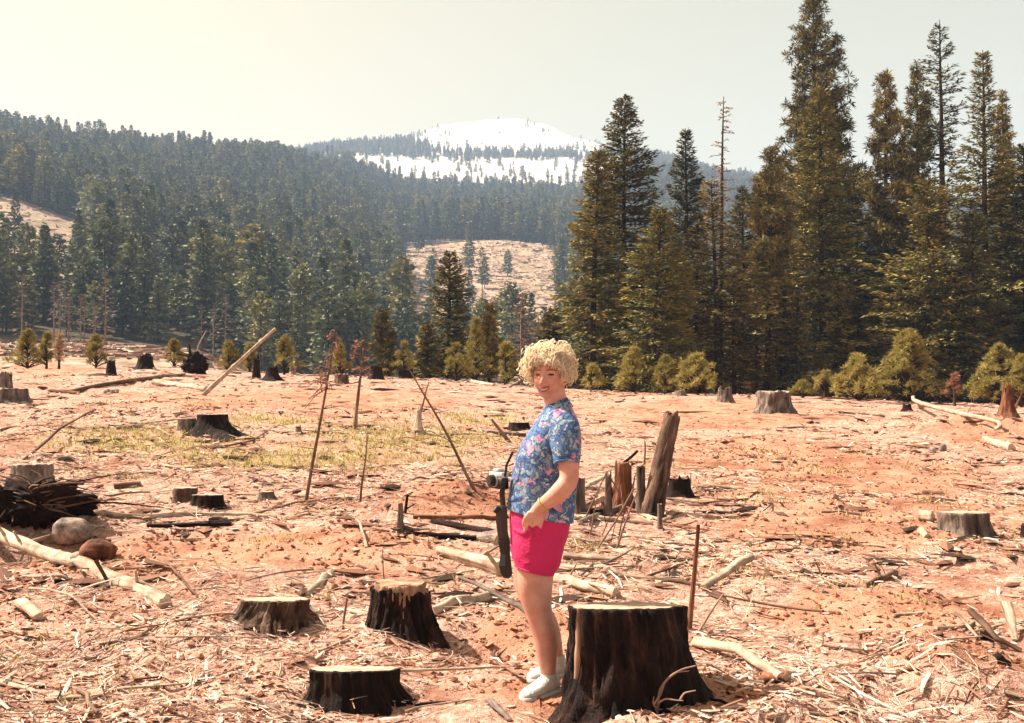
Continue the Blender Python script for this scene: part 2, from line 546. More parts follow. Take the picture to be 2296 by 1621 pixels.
def ground_mat():
    m, nt, bs = new_mat("red_dirt_and_slash")
    geo = nt.nodes.new("ShaderNodeNewGeometry"); P = geo.outputs['Position']
    bare = attr(nt, "bare", 'Fac'); green = attr(nt, "green", 'Fac')
    n0 = noise(nt, P, 0.45, 5, 0.65)
    n1 = noise(nt, P, 2.3, 6, 0.7)
    n2 = noise(nt, P, 14, 5, 0.75)
    dirt = ramp(nt, n1, [(0.3, (0.42, 0.18, 0.115)), (0.5, (0.63, 0.33, 0.22)), (0.7, (0.75, 0.455, 0.325))])
    slash = ramp(nt, n2, [(0.3, (0.36, 0.155, 0.115)), (0.46, (0.65, 0.385, 0.295)), (0.62, (0.84, 0.60, 0.50))])
    vc = voro(nt, P, 38, 'Color')
    sep = nt.nodes.new("ShaderNodeSeparateColor"); nt.links.new(vc, sep.inputs[0])
    chips = ramp(nt, sep.outputs[0], [(0.0, (0.55, 0.5, 0.48)), (0.25, (0.85, 0.82, 0.8)), (0.7, (1.0, 1.0, 1.0)), (1.0, (1.35, 1.3, 1.25))])
    slash = mix_rgb(nt, slash, chips, 0.9, 'MULTIPLY')
    f = math_node(nt, 'ADD', bare, math_node(nt, 'MULTIPLY', math_node(nt, 'SUBTRACT', n0, 0.5), 2.2))
    col = mix_rgb(nt, slash, dirt, ramp(nt, f, [(0.15, 0.0), (0.6, 1.0)]))
    dk = noise(nt, P, 0.9, 6, 0.75)
    col = mix_rgb(nt, col, (0.30, 0.105, 0.06), ramp(nt, dk, [(0.49, 0.0), (0.63, 0.72)]))
    sp = noise(nt, P, 32, 4, 0.8)
    col = mix_rgb(nt, col, (0.13, 0.045, 0.03), ramp(nt, sp, [(0.56, 0.0), (0.72, 0.8)]))
    gr = ramp(nt, noise(nt, P, 9, 4, 0.7), [(0.35, (0.40, 0.30, 0.12)), (0.65, (0.48, 0.42, 0.14))])
    col = mix_rgb(nt, col, gr, math_node(nt, 'MULTIPLY', math_node(nt, 'MULTIPLY', green, 0.8), ramp(nt, noise(nt, P, 1.6, 5, 0.7), [(0.42, 0.0), (0.58, 1.0)])))
    hgt = math_node(nt, 'ADD', n2, math_node(nt, 'MULTIPLY', sp, 0.6))
    finish(nt, bs, col, 0.95, bump(nt, hgt, 0.9, 0.05), 0.1)
    return m


def hill_mat():
    m, nt, bs = new_mat("forest_hill_floor")
    geo = nt.nodes.new("ShaderNodeNewGeometry"); P = geo.outputs['Position']
    snow = attr(nt, "snow", 'Fac'); cut = attr(nt, "bare", 'Fac')
    floor = ramp(nt, noise(nt, P, 0.08, 5, 0.7), [(0.35, (0.05, 0.045, 0.03)), (0.65, (0.14, 0.10, 0.06))])
    n = noise(nt, P, 0.22, 6, 0.75, (1, 0.4, 1))
    n3 = noise(nt, P, 0.05, 4, 0.6)
    cutc = ramp(nt, n, [(0.34, (0.20, 0.13, 0.10)), (0.48, (0.38, 0.27, 0.20)), (0.64, (0.56, 0.45, 0.35))])
    cutc = mix_rgb(nt, cutc, (0.42, 0.33, 0.17), ramp(nt, n3, [(0.45, 0.0), (0.62, 0.5)]))
    nd = noise(nt, P, 0.6, 5, 0.8, (0.5, 1, 1))
    cutc = mix_rgb(nt, cutc, (0.09, 0.06, 0.05), ramp(nt, nd, [(0.56, 0.0), (0.66, 0.8)]))
    col = mix_rgb(nt, floor, cutc, cut)
    sn = ramp(nt, noise(nt, P, 0.012, 6, 0.7), [(0.3, (0.66, 0.60, 0.54)), (0.6, (0.92, 0.86, 0.78))])
    rock = noise(nt, P, 0.018, 7, 0.8)
    sn = mix_rgb(nt, sn, (0.16, 0.12, 0.11), ramp(nt, rock, [(0.60, 0.0), (0.66, 0.85)]))
    col = mix_rgb(nt, col, sn, snow)
    finish(nt, bs, col, 0.95, bump(nt, n, 0.5, 0.4), 0.05)
    return m


M['ground'] = ground_mat(); M['hill'] = hill_mat()


def terrain(name, i0, i1, mat):
    r = RR[i0:i1 + 1]; nA = len(AZ)
    X = r[:, None] * np.sin(AZ)[None]; Y = r[:, None] * np.cos(AZ)[None]
    Z = ground_h(X, Y)
    V = np.stack([X, Y, Z], -1).reshape(-1, 3)
    nr = len(r)
    i = np.arange(nr - 1)[:, None] * nA; j = np.arange(nA)[None]; k = (j + 1) % nA
    q = np.stack([i + j, i + nA + j, i + nA + k, i + k], -1).reshape(-1, 4)[:, ::-1]
    mb = MB(); mb.add(V, q)
    if i0 == 0:
        c = np.array([[0, 0, gz(0, 0)]]); mb.add(c, np.zeros((0, 3), int))
        jj = np.arange(nA); kk = (jj + 1) % nA
        mb.f.append((np.stack([np.full(nA, mb.n - 1), kk, jj], -1), 0))
    o = mb.build(name, mat)
    tag(o, kind='structure')
    me = o.data; xs = np.concatenate([X.ravel(), [0] if i0 == 0 else []]); ys = np.concatenate([Y.ravel(), [0] if i0 == 0 else []])
    if i0 == 0:
        vals = (("bare", patches(xs, ys, BARE)), ("green", patches(xs, ys, GREEN)))
    else:
        s, c = zone_hill(xs, ys); vals = (("bare", c), ("snow", s))
    for nm, a in vals:
        at = me.attributes.new(nm, 'FLOAT', 'POINT'); at.data.foreach_set("value", np.asarray(a, np.float32))
    return o


IA = int(np.searchsorted(RR, 104)); IB = int(np.searchsorted(RR, 1760))
terrain("ground", 0, IA, M['ground'])
terrain("forest_hillside", IA, IB, M['hill'])
terrain("snowy_mountain", IB, len(RR) - 1, M['hill'])


# ------------------------------------------------------------------ conifers
def cards(mb, P, D, N, L, Wd, tint, mi=0, tip=0.0):
    """diamond sprays: base P, direction D, normal N, length L, width Wd (arrays)"""
    D = D / (np.linalg.norm(D, axis=1, keepdims=True) + 1e-9)
    S = np.cross(D, N); S /= (np.linalg.norm(S, axis=1, keepdims=True) + 1e-9)
    L = L[:, None]; Wd = Wd[:, None]
    a = P; b = P + D * L * 0.45 + S * Wd * 0.5; c = P + D * L; d = P + D * L * 0.45 - S * Wd * 0.5
    c = c + np.array([0, 0, tip]) * L
    V = np.stack([a, b, c, d], 1).reshape(-1, 3)
    n = len(P)
    q = np.arange(n * 4).reshape(n, 4)
    mb.add(V, q, None, np.repeat(tint, 4), mi)


def prof_fir(f):
    return (1 - f) ** 0.72 * np.minimum(1, 0.6 + 2.2 * f)


def prof_pine(f):
    return np.clip(1 - f, 0, 1) ** 0.66 * np.minimum(1, 0.55 + 2.5 * f)


def fir_crown(mb, H, R, base, seed, nrm=0.75, step=0.42, nb=7, nc=16, cl=0.5, cw=0.22, prof=prof_fir, t0=0.5, ragged=0.25, low=-0.22, high=0.55, lean=(0, 0), mi=0, sparse=None):
    g = rng(seed)
    zs = []; z = base * H
    while z < H * 0.985:
        zs.append(z); z += step * g.uniform(0.7, 1.3) * (0.55 + 0.45 * (1 - z / H))
    zs = np.array(zs)
    zz = np.repeat(zs, nb)
    zz = zz + g.normal(0, step * 0.18, len(zz))
    f = np.clip((zz - base * H) / (H - base * H), 0, 0.995)
    lump = 1 + ragged * 1.6 * fbm(zz * 0.55, np.repeat(g.random(1) * 9, len(zz)), 3, seed)
    azb = g.uniform(0, 2 * np.pi, len(zz))
    lob = 1 + ragged * 0.8 * fbm(np.cos(azb) * 1.3 + 7, np.sin(azb) * 1.3 + zz * 0.35, 3, seed + 3)
    Lb = R * prof(f) * lump * lob * g.uniform(1 - ragged * 1.1, 1 + ragged * 0.5, len(zz)) + 0.12
    keep = g.random(len(zz)) > (0.06 if sparse is None else sparse(f))
    zz, f, azb, Lb = zz[keep], f[keep], azb[keep], Lb[keep]
    nbk = len(zz)
    cnt = np.maximum(3, (nc * np.clip(Lb / R, 0.2, 1.3)).astype(int))
    bi = np.repeat(np.arange(nbk), cnt); n = len(bi)
    s = g.random(n) ** 0.62 * 0.95 + 0.05
    sl = low + (high - low) * f ** 1.3 + g.normal(0, 0.10, nbk)
    el = sl[bi]
    r = Lb[bi] * s
    az = azb[bi]
    sagz = -0.10 * r * s + 0.12 * r * s ** 4
    lx = lean[0] * zz[bi] / H; ly = lean[1] * zz[bi] / H
    spread = (1 - s * 0.4) * 0.35 * g.normal(0, 1, n)
    P = np.stack([np.cos(az + spread * 0.4) * r + lx, np.sin(az + spread * 0.4) * r + ly, zz[bi] + el * r + sagz], -1)
    P[:, 2] += g.normal(0, 0.05, n)
    da = az + g.choice([-1, 1], n) * g.uniform(0.1, 0.95, n)
    dz = el * 0.5 + g.normal(0.0, 0.22, n)
    D = np.stack([np.cos(da), np.sin(da), dz], -1)
    N = np.stack([g.normal(0, nrm, n), g.normal(0, nrm, n), np.ones(n)], -1)
    L = cl * g.uniform(0.6, 1.25, n) * (0.55 + 0.45 * Lb[bi] / R)
    Wd = cw * g.uniform(0.7, 1.3, n) * (0.6 + 0.4 * Lb[bi] / R)
    bt = g.normal(0, 0.13, nbk)
    tint = np.clip(t0 + bt[bi] + g.normal(0, 0.12, n) + 0.12 * (s - 0.5), 0, 1)
    cards(mb, P, D, N, L, Wd, tint, mi, -0.05)
    return zz, azb, Lb, sl


def tuft_crown(mb, cen, rad, seed, n=18, L=0.35, w=0.06, t0=0.5, up=0.35, mi=0):
    """bunches of long needles at cen (array)"""
    g = rng(seed)
    cen = np.asarray(cen, float); k = len(cen)
    D = g.normal(size=(k * n, 3)); D /= np.linalg.norm(D, axis=1, keepdims=True)
    D[:, 2] += up
    rad = np.repeat(np.broadcast_to(np.asarray(rad, float), (k,)), n)
    P = np.repeat(cen, n, 0) + D * rad[:, None] * 0.15 * g.random((k * n, 1))
    N = g.normal(size=(k * n, 3))
    bt = np.repeat(g.normal(0, 0.12, k), n)
    tint = np.clip(t0 + bt + g.normal(0, 0.1, k * n), 0, 1)
    cards(mb, P, D, N, rad * L * g.uniform(0.7, 1.25, k * n) / 0.35, rad * w / 0.35 * g.uniform(0.7, 1.4, k * n), tint, mi, -0.1)


def trunk_tube(mb, H, r0, seed, lean=(0, 0), seg=9, top=0.02, mi=0, below=0.6):
    z = np.concatenate([[-below, 0, 0.3], np.linspace(1.2, H, 9)])
    f = np.clip(z / H, 0, 1)
    g = rng(seed)
    P = np.stack([lean[0] * f + 0.05 * np.sin(f * 7 + seed) * f, lean[1] * f + 0.05 * np.cos(f * 6 + seed) * f, z], -1)
    R = r0 * (1 - f) ** 0.85 + top
    R[:3] *= np.array([1.35, 1.25, 1.1])
    tube(mb, P, R, seg, mi=mi, rough=0.10, seed=seed)
# ------------------------------------------------------------------ forest on the hill
M['fadedfar'] = leaf_mat("faded_grey_pink_needles", (0.14, 0.10, 0.08), (0.24, 0.17, 0.13), (0.34, 0.24, 0.18))
def forest_proto(seed, H, R, kind):
    mb = MB()
    trunk_tube(mb, H, H * 0.011 + 0.05, seed, seg=5)
    if kind == 'fir':
        fir_crown(mb, H, R, 0.10, seed, step=0.8, nb=8, nc=12, cl=1.5, cw=1.0, nrm=1.3, t0=0.45, ragged=0.3, mi=1)
    elif kind == 'pine':
        fir_crown(mb, H, R, 0.28, seed, step=0.8, nb=8, nc=13, cl=1.5, cw=1.1, nrm=1.3, prof=prof_pine, t0=0.62, ragged=0.5, low=-0.1, high=0.6, mi=1)
    elif kind == 'slim':
        fir_crown(mb, H, R, 0.2, seed, step=0.8, nb=8, nc=11, cl=1.3, cw=0.9, nrm=1.3, t0=0.36, ragged=0.35, mi=1)
    else:
        fir_crown(mb, H, R, 0.15, seed, step=1.0, nb=4, nc=5, cl=1.1, cw=0.3, t0=0.5, ragged=0.5, mi=1, sparse=lambda f: 0.3 + 0 * f)
    return mb.mesh("conifer", [M['deadtwig' if kind == 'dead' else 'trunk'], M['fadedfar' if kind == 'dead' else 'farfir']], False)


PROTOS = [forest_proto(1, 22, 4.6, 'fir'), forest_proto(2, 20, 5.0, 'pine'), forest_proto(3, 24, 3.3, 'slim'),
          forest_proto(4, 18, 4.4, 'fir'), forest_proto(5, 23, 5.4, 'pine'), forest_proto(6, 16, 3.0, 'slim')]
DEADP = forest_proto(7, 13, 1.3, 'dead')


def forest_density(u, r, wob):
    uw = u + wob * 50; rw = r * (1 + wob * 0.05)
    if rw < 196: d = 0
    else: d = 1.0
    if uw < 560 and rw < 203 + 10 * wob: d = 0
    if 560 <= uw < 850 and 168 < rw < 200: d = 0.8
    if uw < 195 and 285 < rw < 496: d = 0.012
    if 880 - (r - 560) * 0.10 < uw < 1275 and 236 < rw < 706: d = 0.016 if rw > 320 else 0.16
    if 640 < uw < 1560 and rw > 1255:
        d = 0.13 * max(0.25, 1 - (rw - 1255) / 420)
        if 1770 < rw < 1900: d = 1.2
        if rw >= 1900: d = 0.05 if rw < 2100 else 0
        if uw < 960 and rw > 1780: d = 1.0
        if uw > 1400: d = max(d, 0.8)
        if rw >= 2100: d = 0.10 if (uw < 1010 or uw > 1290) else (0.4 if 1190 < uw < 1220 and rw > 2330 else 0.004)
    if rw > 2640: d = 0
    return d


cand = []
g = rng(77)
r = 165.0
while r < 2700:
    cell = 7.2 if r < 950 else (9.0 if r < 1760 else 11.0)
    n = int(1.14 * r / cell)
    for k in range(n):
        t = -0.56 + 1.12 * (k + g.random()) / n
        rr_ = r + cell * (g.random() - 0.5) * 1.3
        x = rr_ * math.sin(math.atan(t)); y = rr_ * math.cos(math.atan(t))
        cand.append((x, y, rr_, u_of_t(t)))
    r += cell
cand = np.array(cand)
wob = fbm(cand[:, 0] / 55, cand[:, 1] / 55, 3, 41)
hh = ground_h(cand[:, 0], cand[:, 1])
keep = np.array([g.random() < forest_density(c[3], c[2], w) * (0.93 if c[2] < 1000 else 1) for c, w in zip(cand, wob)])
cand = cand[keep]; hh = hh[keep]
order = np.argsort(cand[:, 2])
cand = cand[order]; hh = hh[order]
inframe = (cand[:, 3] > -30) & (cand[:, 3] < 1500)
near_idx = np.nonzero(inframe)[0][:296]
nearset = set(near_idx.tolist())
FL = ['tall dark green conifer in the dense forest across the clearing', 'bushy crowned conifer in the dense forest across the clearing']
first_obj = {}
for k in near_idx:
    x, y, rr_, u = cand[k]
    pi = int(g.integers(0, 6))
    o = link("conifer", PROTOS[pi])
    sc = g.uniform(0.55, 1.08) * (0.85 if rr_ < 215 else 1)
    if u > 950: sc *= 0.85
    if u < 220 and rr_ < 300: sc *= 0.80
    o.location = (x, y, hh[k] - 0.3); o.scale = (sc * g.uniform(0.9, 1.15), sc * g.uniform(0.9, 1.15), sc); o.rotation_euler = (0, 0, g.uniform(0, 6.28))
    tag(o, FL[1] if pi in (1, 4) else FL[0], "conifer tree", "conifers along the front of the forest")
    first_obj.setdefault(pi, o)
# leaf-bare and rust coloured saplings along the forest edge
for k in range(15):
    u = g.uniform(40, 620); rr_ = g.uniform(186, 205)
    t = (u - W0 / 2) / F0; x = rr_ * math.sin(math.atan(t)); y = rr_ * math.cos(math.atan(t))
    o = link("dead_conifer", DEADP); sc = g.uniform(0.45, 0.95)
    o.location = (x, y, gz(x, y) - 0.2); o.scale = (sc, sc, sc); o.rotation_euler = (0, 0, g.uniform(0, 6.28))
    tag(o, 'thin faded dead conifer standing at the foot of the far forest', "dead tree", "faded dead conifers at the forest foot")

rest = np.array([k for k in range(len(cand)) if k not in nearset])
me = bpy.data.meshes.new("distant_forest")
pv = np.stack([cand[rest, 0], cand[rest, 1], hh[rest] - 0.4], -1).astype(np.float32)
me.vertices.add(len(rest)); me.vertices.foreach_set("co", pv.ravel())
sc = g.uniform(0.6, 1.15, len(rest)); sc = np.where(cand[rest, 2] > 1240, sc * 0.8, sc); sc = np.where((cand[rest, 2] > 2090) & (cand[rest, 3] > 960), sc * 0.6, sc)
for nm, ty, vals in (("size", 'FLOAT', sc), ("turn", 'FLOAT', g.uniform(0, 6.28, len(rest))), ("pick", 'INT', g.integers(0, 6, len(rest)))):
    a = me.attributes.new(nm, ty, 'POINT'); a.data.foreach_set("value", vals.astype(np.int32 if ty == 'INT' else np.float32))
me.update()
forest = link("distant_forest", me)
tag(forest, 'dense dark conifer forest covering the far hillsides', 'forest', kind='stuff')
ng = bpy.data.node_groups.new("plant_trees", 'GeometryNodeTree')
ng.interface.new_socket("Geometry", in_out='INPUT', socket_type='NodeSocketGeometry')
ng.interface.new_socket("Geometry", in_out='OUTPUT', socket_type='NodeSocketGeometry')
gi = ng.nodes.new("NodeGroupInput"); go = ng.nodes.new("NodeGroupOutput")
iop = ng.nodes.new("GeometryNodeInstanceOnPoints"); jn = ng.nodes.new("GeometryNodeJoinGeometry")
for pi in reversed(range(6)):
    oi = ng.nodes.new("GeometryNodeObjectInfo"); oi.transform_space = 'ORIGINAL'
    oi.inputs[0].default_value = first_obj[pi]; oi.inputs[1].default_value = False
    gti = ng.nodes.new("GeometryNodeGeometryToInstance")
    ng.links.new(oi.outputs['Geometry'], gti.inputs[0]); ng.links.new(gti.outputs[0], jn.inputs[0])


def named(nm, ty):
    a = ng.nodes.new("GeometryNodeInputNamedAttribute"); a.data_type = ty; a.inputs[0].default_value = nm
    return a.outputs[0]


m2p = ng.nodes.new("GeometryNodeMeshToPoints")
ng.links.new(gi.outputs[0], m2p.inputs[0]); ng.links.new(m2p.outputs[0], iop.inputs['Points'])
ng.links.new(jn.outputs[0], iop.inputs['Instance']); iop.inputs['Pick Instance'].default_value = True
ng.links.new(named("pick", 'INT'), iop.inputs['Instance Index'])
cx = ng.nodes.new("ShaderNodeCombineXYZ"); ng.links.new(named("turn", 'FLOAT'), cx.inputs[2])
ng.links.new(cx.outputs[0], iop.inputs['Rotation']); ng.links.new(named("size", 'FLOAT'), iop.inputs['Scale'])
ng.links.new(iop.outputs[0], go.inputs[0])
md = forest.modifiers.new("trees", 'NODES'); md.node_group = ng


# ------------------------------------------------------------------ trees at the edge of the clearing
def base_xy(u, r):
    t = (u - W0 / 2) / F0
    x = r * t; return x, r


def tree_at(u, vtop, depth):
    x, y = base_xy(u, depth); z = gz(x, y)
    top = at_depth(u, vtop, y)[2]
    return x, y, z, top - z


def px(depth):
    return depth / F0


def fir_tree(u, vtop, depth, wpx, label, seed, base=0.03, t0=0.5, mat='fir', lean=0, ragged=0.25, prof=prof_fir, name="fir_tree", group=None, cat="fir tree", r0=None, dens=1.0, **kw):
    x, y, z, H = tree_at(u, vtop, depth)
    R = wpx / 2 * px(depth) * 1.33
    t = thing(name, label, cat, (x, y, z), group)
    ln = (lean * px(depth), 0)
    b = MB(); trunk_tube(b, H, r0 or (0.010 * H + 0.06), seed, ln, seg=10)
    c = MB()
    a = dict(step=0.32, nb=10, nc=int(60 * dens), cl=0.40, cw=0.125, nrm=0.6); a.update(kw)
    zz, az, Lb, sl = fir_crown(c, H, R, base, seed, prof=prof, t0=t0, ragged=ragged, lean=ln, **a)
    b.build("trunk", M['trunk'], t)
    br = MB()
    sel = rng(seed).permutation(len(zz))[:160]
    for k in sel:
        L = Lb[k] * 0.85
        p0 = np.array([ln[0] * zz[k] / H, 0, zz[k]]); d = np.array([math.cos(az[k]), math.sin(az[k]), sl[k]])
        tube(br, [p0, p0 + d * L * 0.5 + [0, 0, -0.02 * L], p0 + d * L + [0, 0, -0.05 * L]], [0.035, 0.022, 0.008], 4, caps=False)
    br.build("branches", M['trunk'], t)
    c.build("crown", M[mat], t, False)
    return t


def pine_tree(u, vtop, depth, wpx, label, seed, base=0.3, t0=0.5, mat='pine', tuft=0.42, step=0.36, nb=8, name="pine_tree", cat="pine tree", group=None, r0=None, prof=prof_pine, lean=0, npt=8, nt_=26):
    x, y, z, H = tree_at(u, vtop, depth)
    R = wpx / 2 * px(depth) * 1.2
    g = rng(seed)
    t = thing(name, label, cat, (x, y, z), group)
    ln = (lean * px(depth), 0)
    b = MB(); trunk_tube(b, H, r0 or (0.013 * H + 0.08), seed, ln, seg=10); b.build("trunk", M['trunk'], t)
    br = MB(); cen = []; rad = []
    zc = base * H
    while zc < H * 0.99:
        f = (zc - base * H) / (H - base * H)
        for k in range(nb):
            if g.random() < 0.2: continue
            a = g.uniform(0, 6.28); L = max(0.25, R * prof(f) * g.uniform(0.55, 1.12) * (1 + 0.55 * fbm(np.array(math.cos(a) * 1.5), np.array(zc * 0.4), 2, seed)))
            sl = -0.15 + 0.75 * f + g.normal(0, 0.12)
            z0 = zc + g.normal(0, step * 0.3)
            p0 = np.array([ln[0] * z0 / H, 0, z0]); d = np.array([math.cos(a), math.sin(a), sl])
            p1 = p0 + d * L * 0.6; p2 = p0 + d * L + np.array([0, 0, 0.18 * L])
            tube(br, [p0, p1, p2], [0.05 * (1 - f) + 0.018, 0.03, 0.012], 4, caps=False)
            m = max(1, int(npt * L / R + 0.7))
            for j in range(m):
                s = 1 - 0.75 * j / max(m, 1) * g.uniform(0.6, 1.1)
                c = p0 + (p2 - p0) * s + g.normal(0, 0.16, 3) * min(1, L)
                cen.append(c); rad.append(tuft * g.uniform(0.65, 1.15) * (0.7 + 0.3 * (1 - f)))
        zc += step * g.uniform(0.75, 1.25)
    cen.append([ln[0], 0, H - 0.1]); rad.append(tuft * 0.7)
    br.build("branches", M['trunk'], t)
    c = MB(); tuft_crown(c, cen, rad, seed + 1, n=nt_, L=0.38, w=0.06, t0=t0, up=0.3); c.build("crown", M[mat], t, False)
    return t


STAND = "conifers standing at the edge of the clearing"
fir_tree(1398, 212, 66, 205, 'tall dense dark fir with pointed top rising over the snowy mountain flank', 101, base=0.04, t0=0.44, lean=4, dens=1.2, nb=11)
fir_tree(1326, 335, 62, 160, 'golden sided fir leaning on the tall dark fir at the left end of the stand', 102, base=0.03, t0=0.6, lean=16, nb=10)
fir_tree(1462, 470, 58, 205, 'pale green broad fir with branches down to the shrubs between taller trees', 103, base=0.02, t0=0.58, mat='firgreen', lean=20, ragged=0.2)
fir_tree(1540, 288, 78, 120, 'slender dark fir with narrow spire top behind the broad pale fir', 104, base=0.05, t0=0.36)
fir_tree(1612, 405, 66, 205, 'golden brown fir with thinning crown beneath the dead tree top', 105, base=0.12, t0=0.66, mat='pine', ragged=0.5, dens=0.75, lean=-14)
fir_tree(1668, 420, 80, 130, 'dull olive fir with a blunt top behind the bare spike', 112, base=0.06, t0=0.45, ragged=0.35)
pine_tree(1718, 330, 67, 112, 'slim pine with golden crown over a long bare trunk', 106, base=0.42, t0=0.6, tuft=0.42, step=0.30, r0=0.17, lean=18)
pine_tree(1835, -12, 78, 215, 'tallest tree of the stand, a broad orange tinged pine touching the picture top', 107, base=0.34, t0=0.47, tuft=0.50, step=0.40, nb=9, r0=0.36, lean=-6, npt=9)
fir_tree(1846, 192, 69, 215, 'tall golden flanked fir growing in front of the tallest pine', 108, base=0.14, t0=0.62, mat='fir', ragged=0.35, lean=-4, dens=1.1)
fir_tree(1905, 400, 72, 170, 'dark shaded fir just right of the tallest pine', 113, base=0.12, t0=0.25, ragged=0.4)
pine_tree(1990, 163, 74, 118, 'open crowned pine with tufted golden top and long dark trunk', 109, base=0.5, t0=0.58, tuft=0.48, step=0.36, nb=6, r0=0.26)
fir_tree(1975, 440, 78, 150, 'dark lower fir filling the gap below the open crowned pine', 114, base=0.1, t0=0.28, ragged=0.4)
pine_tree(2062, 138, 78, 96, 'narrow pine with loose ragged top left of the dark spire', 110, base=0.35, t0=0.6, tuft=0.45, step=0.36, nb=6, r0=0.22)
fir_tree(2116, 45, 73, 172, 'tall dark spire fir with thin drooping whorls', 111, base=0.1, t0=0.38, ragged=0.35, step=0.5, nb=7)
fir_tree(2085, 395, 63, 215, 'broad golden green fir with heavy skirts reaching the young pines', 115, base=0.03, t0=0.6, ragged=0.4, mat='fir')
fir_tree(2212, 112, 68, 200, 'golden fir with very thin bare spire above full skirts', 116, base=0.1, t0=0.6, ragged=0.4, prof=lambda f: np.where(f > 0.72, 0.20 * (1 - f) / 0.28 + 0.05, (1 - f) ** 0.8 * np.minimum(1, 0.6 + 2.2 * f)))
pine_tree(2256, 212, 80, 90, 'thin pine with pale yellow tufts behind the bare spire fir', 117, base=0.3, t0=0.66, tuft=0.45, step=0.36, nb=6, r0=0.2)
fir_tree(2302, 320, 66, 150, 'dark fir half cut off at the right end of the stand', 118, base=0.05, t0=0.3, ragged=0.4)
fir_tree(2185, 480, 62, 200, 'shadowed low fir with dense dark skirts behind the young pines', 119, base=0.0, t0=0.34, ragged=0.4)
# spindly understory trees and dark backing trees
g = rng(5)
UL = ['spindly understory fir among the trunks of the stand', 'dark backing fir deep inside the stand']
for k, u in enumerate((1345, 1505, 1560, 1640, 1655, 1690, 1745, 1762, 1790, 1880, 1930, 2030, 2150, 2260)):
    fir_tree(u + g.uniform(-8, 8), g.uniform(560, 690), g.uniform(62, 74), g.uniform(70, 110), UL[0], 200 + k, base=0.12, t0=g.uniform(0.4, 0.7), ragged=0.5, dens=0.55, nb=6, mat=('fir', 'pine', 'tan')[k % 3] if k in (3, 5, 7) else 'fir', name="understory_fir", group="spindly understory firs")
for k, u in enumerate((1310, 1390, 1450, 1520, 1580, 1640, 1700, 1760, 1815, 1870, 1925, 1985, 2040, 2100, 2160, 2220, 2290, 2350)):
    fir_tree(u + g.uniform(-12, 12), g.uniform(520, 640) - (90 if u > 1800 else 0), g.uniform(88, 108), g.uniform(110, 150), UL[1], 240 + k, base=0.04, t0=0.3, ragged=0.4, dens=0.35, nb=7, cl=0.6, cw=0.28, step=0.55, name="backing_fir", group="dark firs deep in the stand")


# standing dead tree with thin reddish top
def dead_tree(u, vtop, depth, wpx, label, seed, mat='trunk', needles='rust', base=0.35, nbr=60, r0=0.16, needle_n=0.5, lean=0, name="dead_tree", zneed=(0.5, 1), nsz=None):
    x, y, z, H = tree_at(u, vtop, depth)
    g = rng(seed); R = wpx / 2 * px(depth); ln = (lean * px(depth), 0)
    t = thing(name, label, "dead tree", (x, y, z))
    b = MB(); trunk_tube(b, H, r0, seed, ln, seg=8, top=min(0.02, r0 * 0.25), below=min(0.6, r0 * 8)); b.build("trunk", M['trunk' if mat == 'trunk' else mat], t)
    br = MB(); P = []; D = []
    for k in range(nbr):
        f = base + (1 - base) * g.random() ** 0.9
        a = g.uniform(0, 6.28); L = R * (1.05 - f) ** 0.6 * g.uniform(0.5, 1.1) + 0.12
        p0 = np.array([ln[0] * f, 0, f * H]); d = np.array([math.cos(a), math.sin(a), g.uniform(-0.35, 0.25)])
        pts = [p0, p0 + d * L * 0.5, p0 + d * L + [0, 0, 0.12 * L]]
        tube(br, pts, [0.022 * r0 / 0.16 + 0.006, 0.014 * r0 / 0.16 + 0.003, 0.004], 4, caps=False)
        if zneed[0] <= f <= zneed[1]:
            for j in range(int(needle_n * 12)):
                s = g.uniform(0.35, 1.0); P.append(p0 + d * L * s); a2 = a + g.normal(0, 0.8)
                D.append([math.cos(a2), math.sin(a2), g.normal(-0.1, 0.4)])
    br.build("branches", M[mat if mat != 'trunk' else 'deadtwig'], t)
    if P:
        c = MB(); n = len(P); sz = nsz or (0.07 + R * 0.07)
        cards(c, np.array(P), np.array(D), g.normal(size=(n, 3)), sz * g.uniform(0.6, 1.3, n), sz * 0.4 * g.uniform(0.7, 1.3, n), np.clip(g.normal(0.5, 0.2, n), 0, 1))
        c.build("needles", M[needles], t, False)
    return t


dead_tree(1612, 216, 67.5, 120, 'standing dead tree with sparse pinkish spike above the golden fir', 301, base=0.42, nbr=80, r0=0.19, needle_n=0.5, lean=14, needles='tan', zneed=(0.5, 1))
dead_tree(1170, 655, 66, 110, 'grey leafless dead tree in front of the far clearcut', 302, mat='deadtwig', nbr=130, r0=0.09, base=0.15, needle_n=0.15, needles='tan')
dead_tree(1205, 700, 70, 90, 'pinkish bare snag close behind the hair of the woman', 303, mat='deadtwig', nbr=110, r0=0.08, base=0.15, needle_n=0.2, needles='tan')

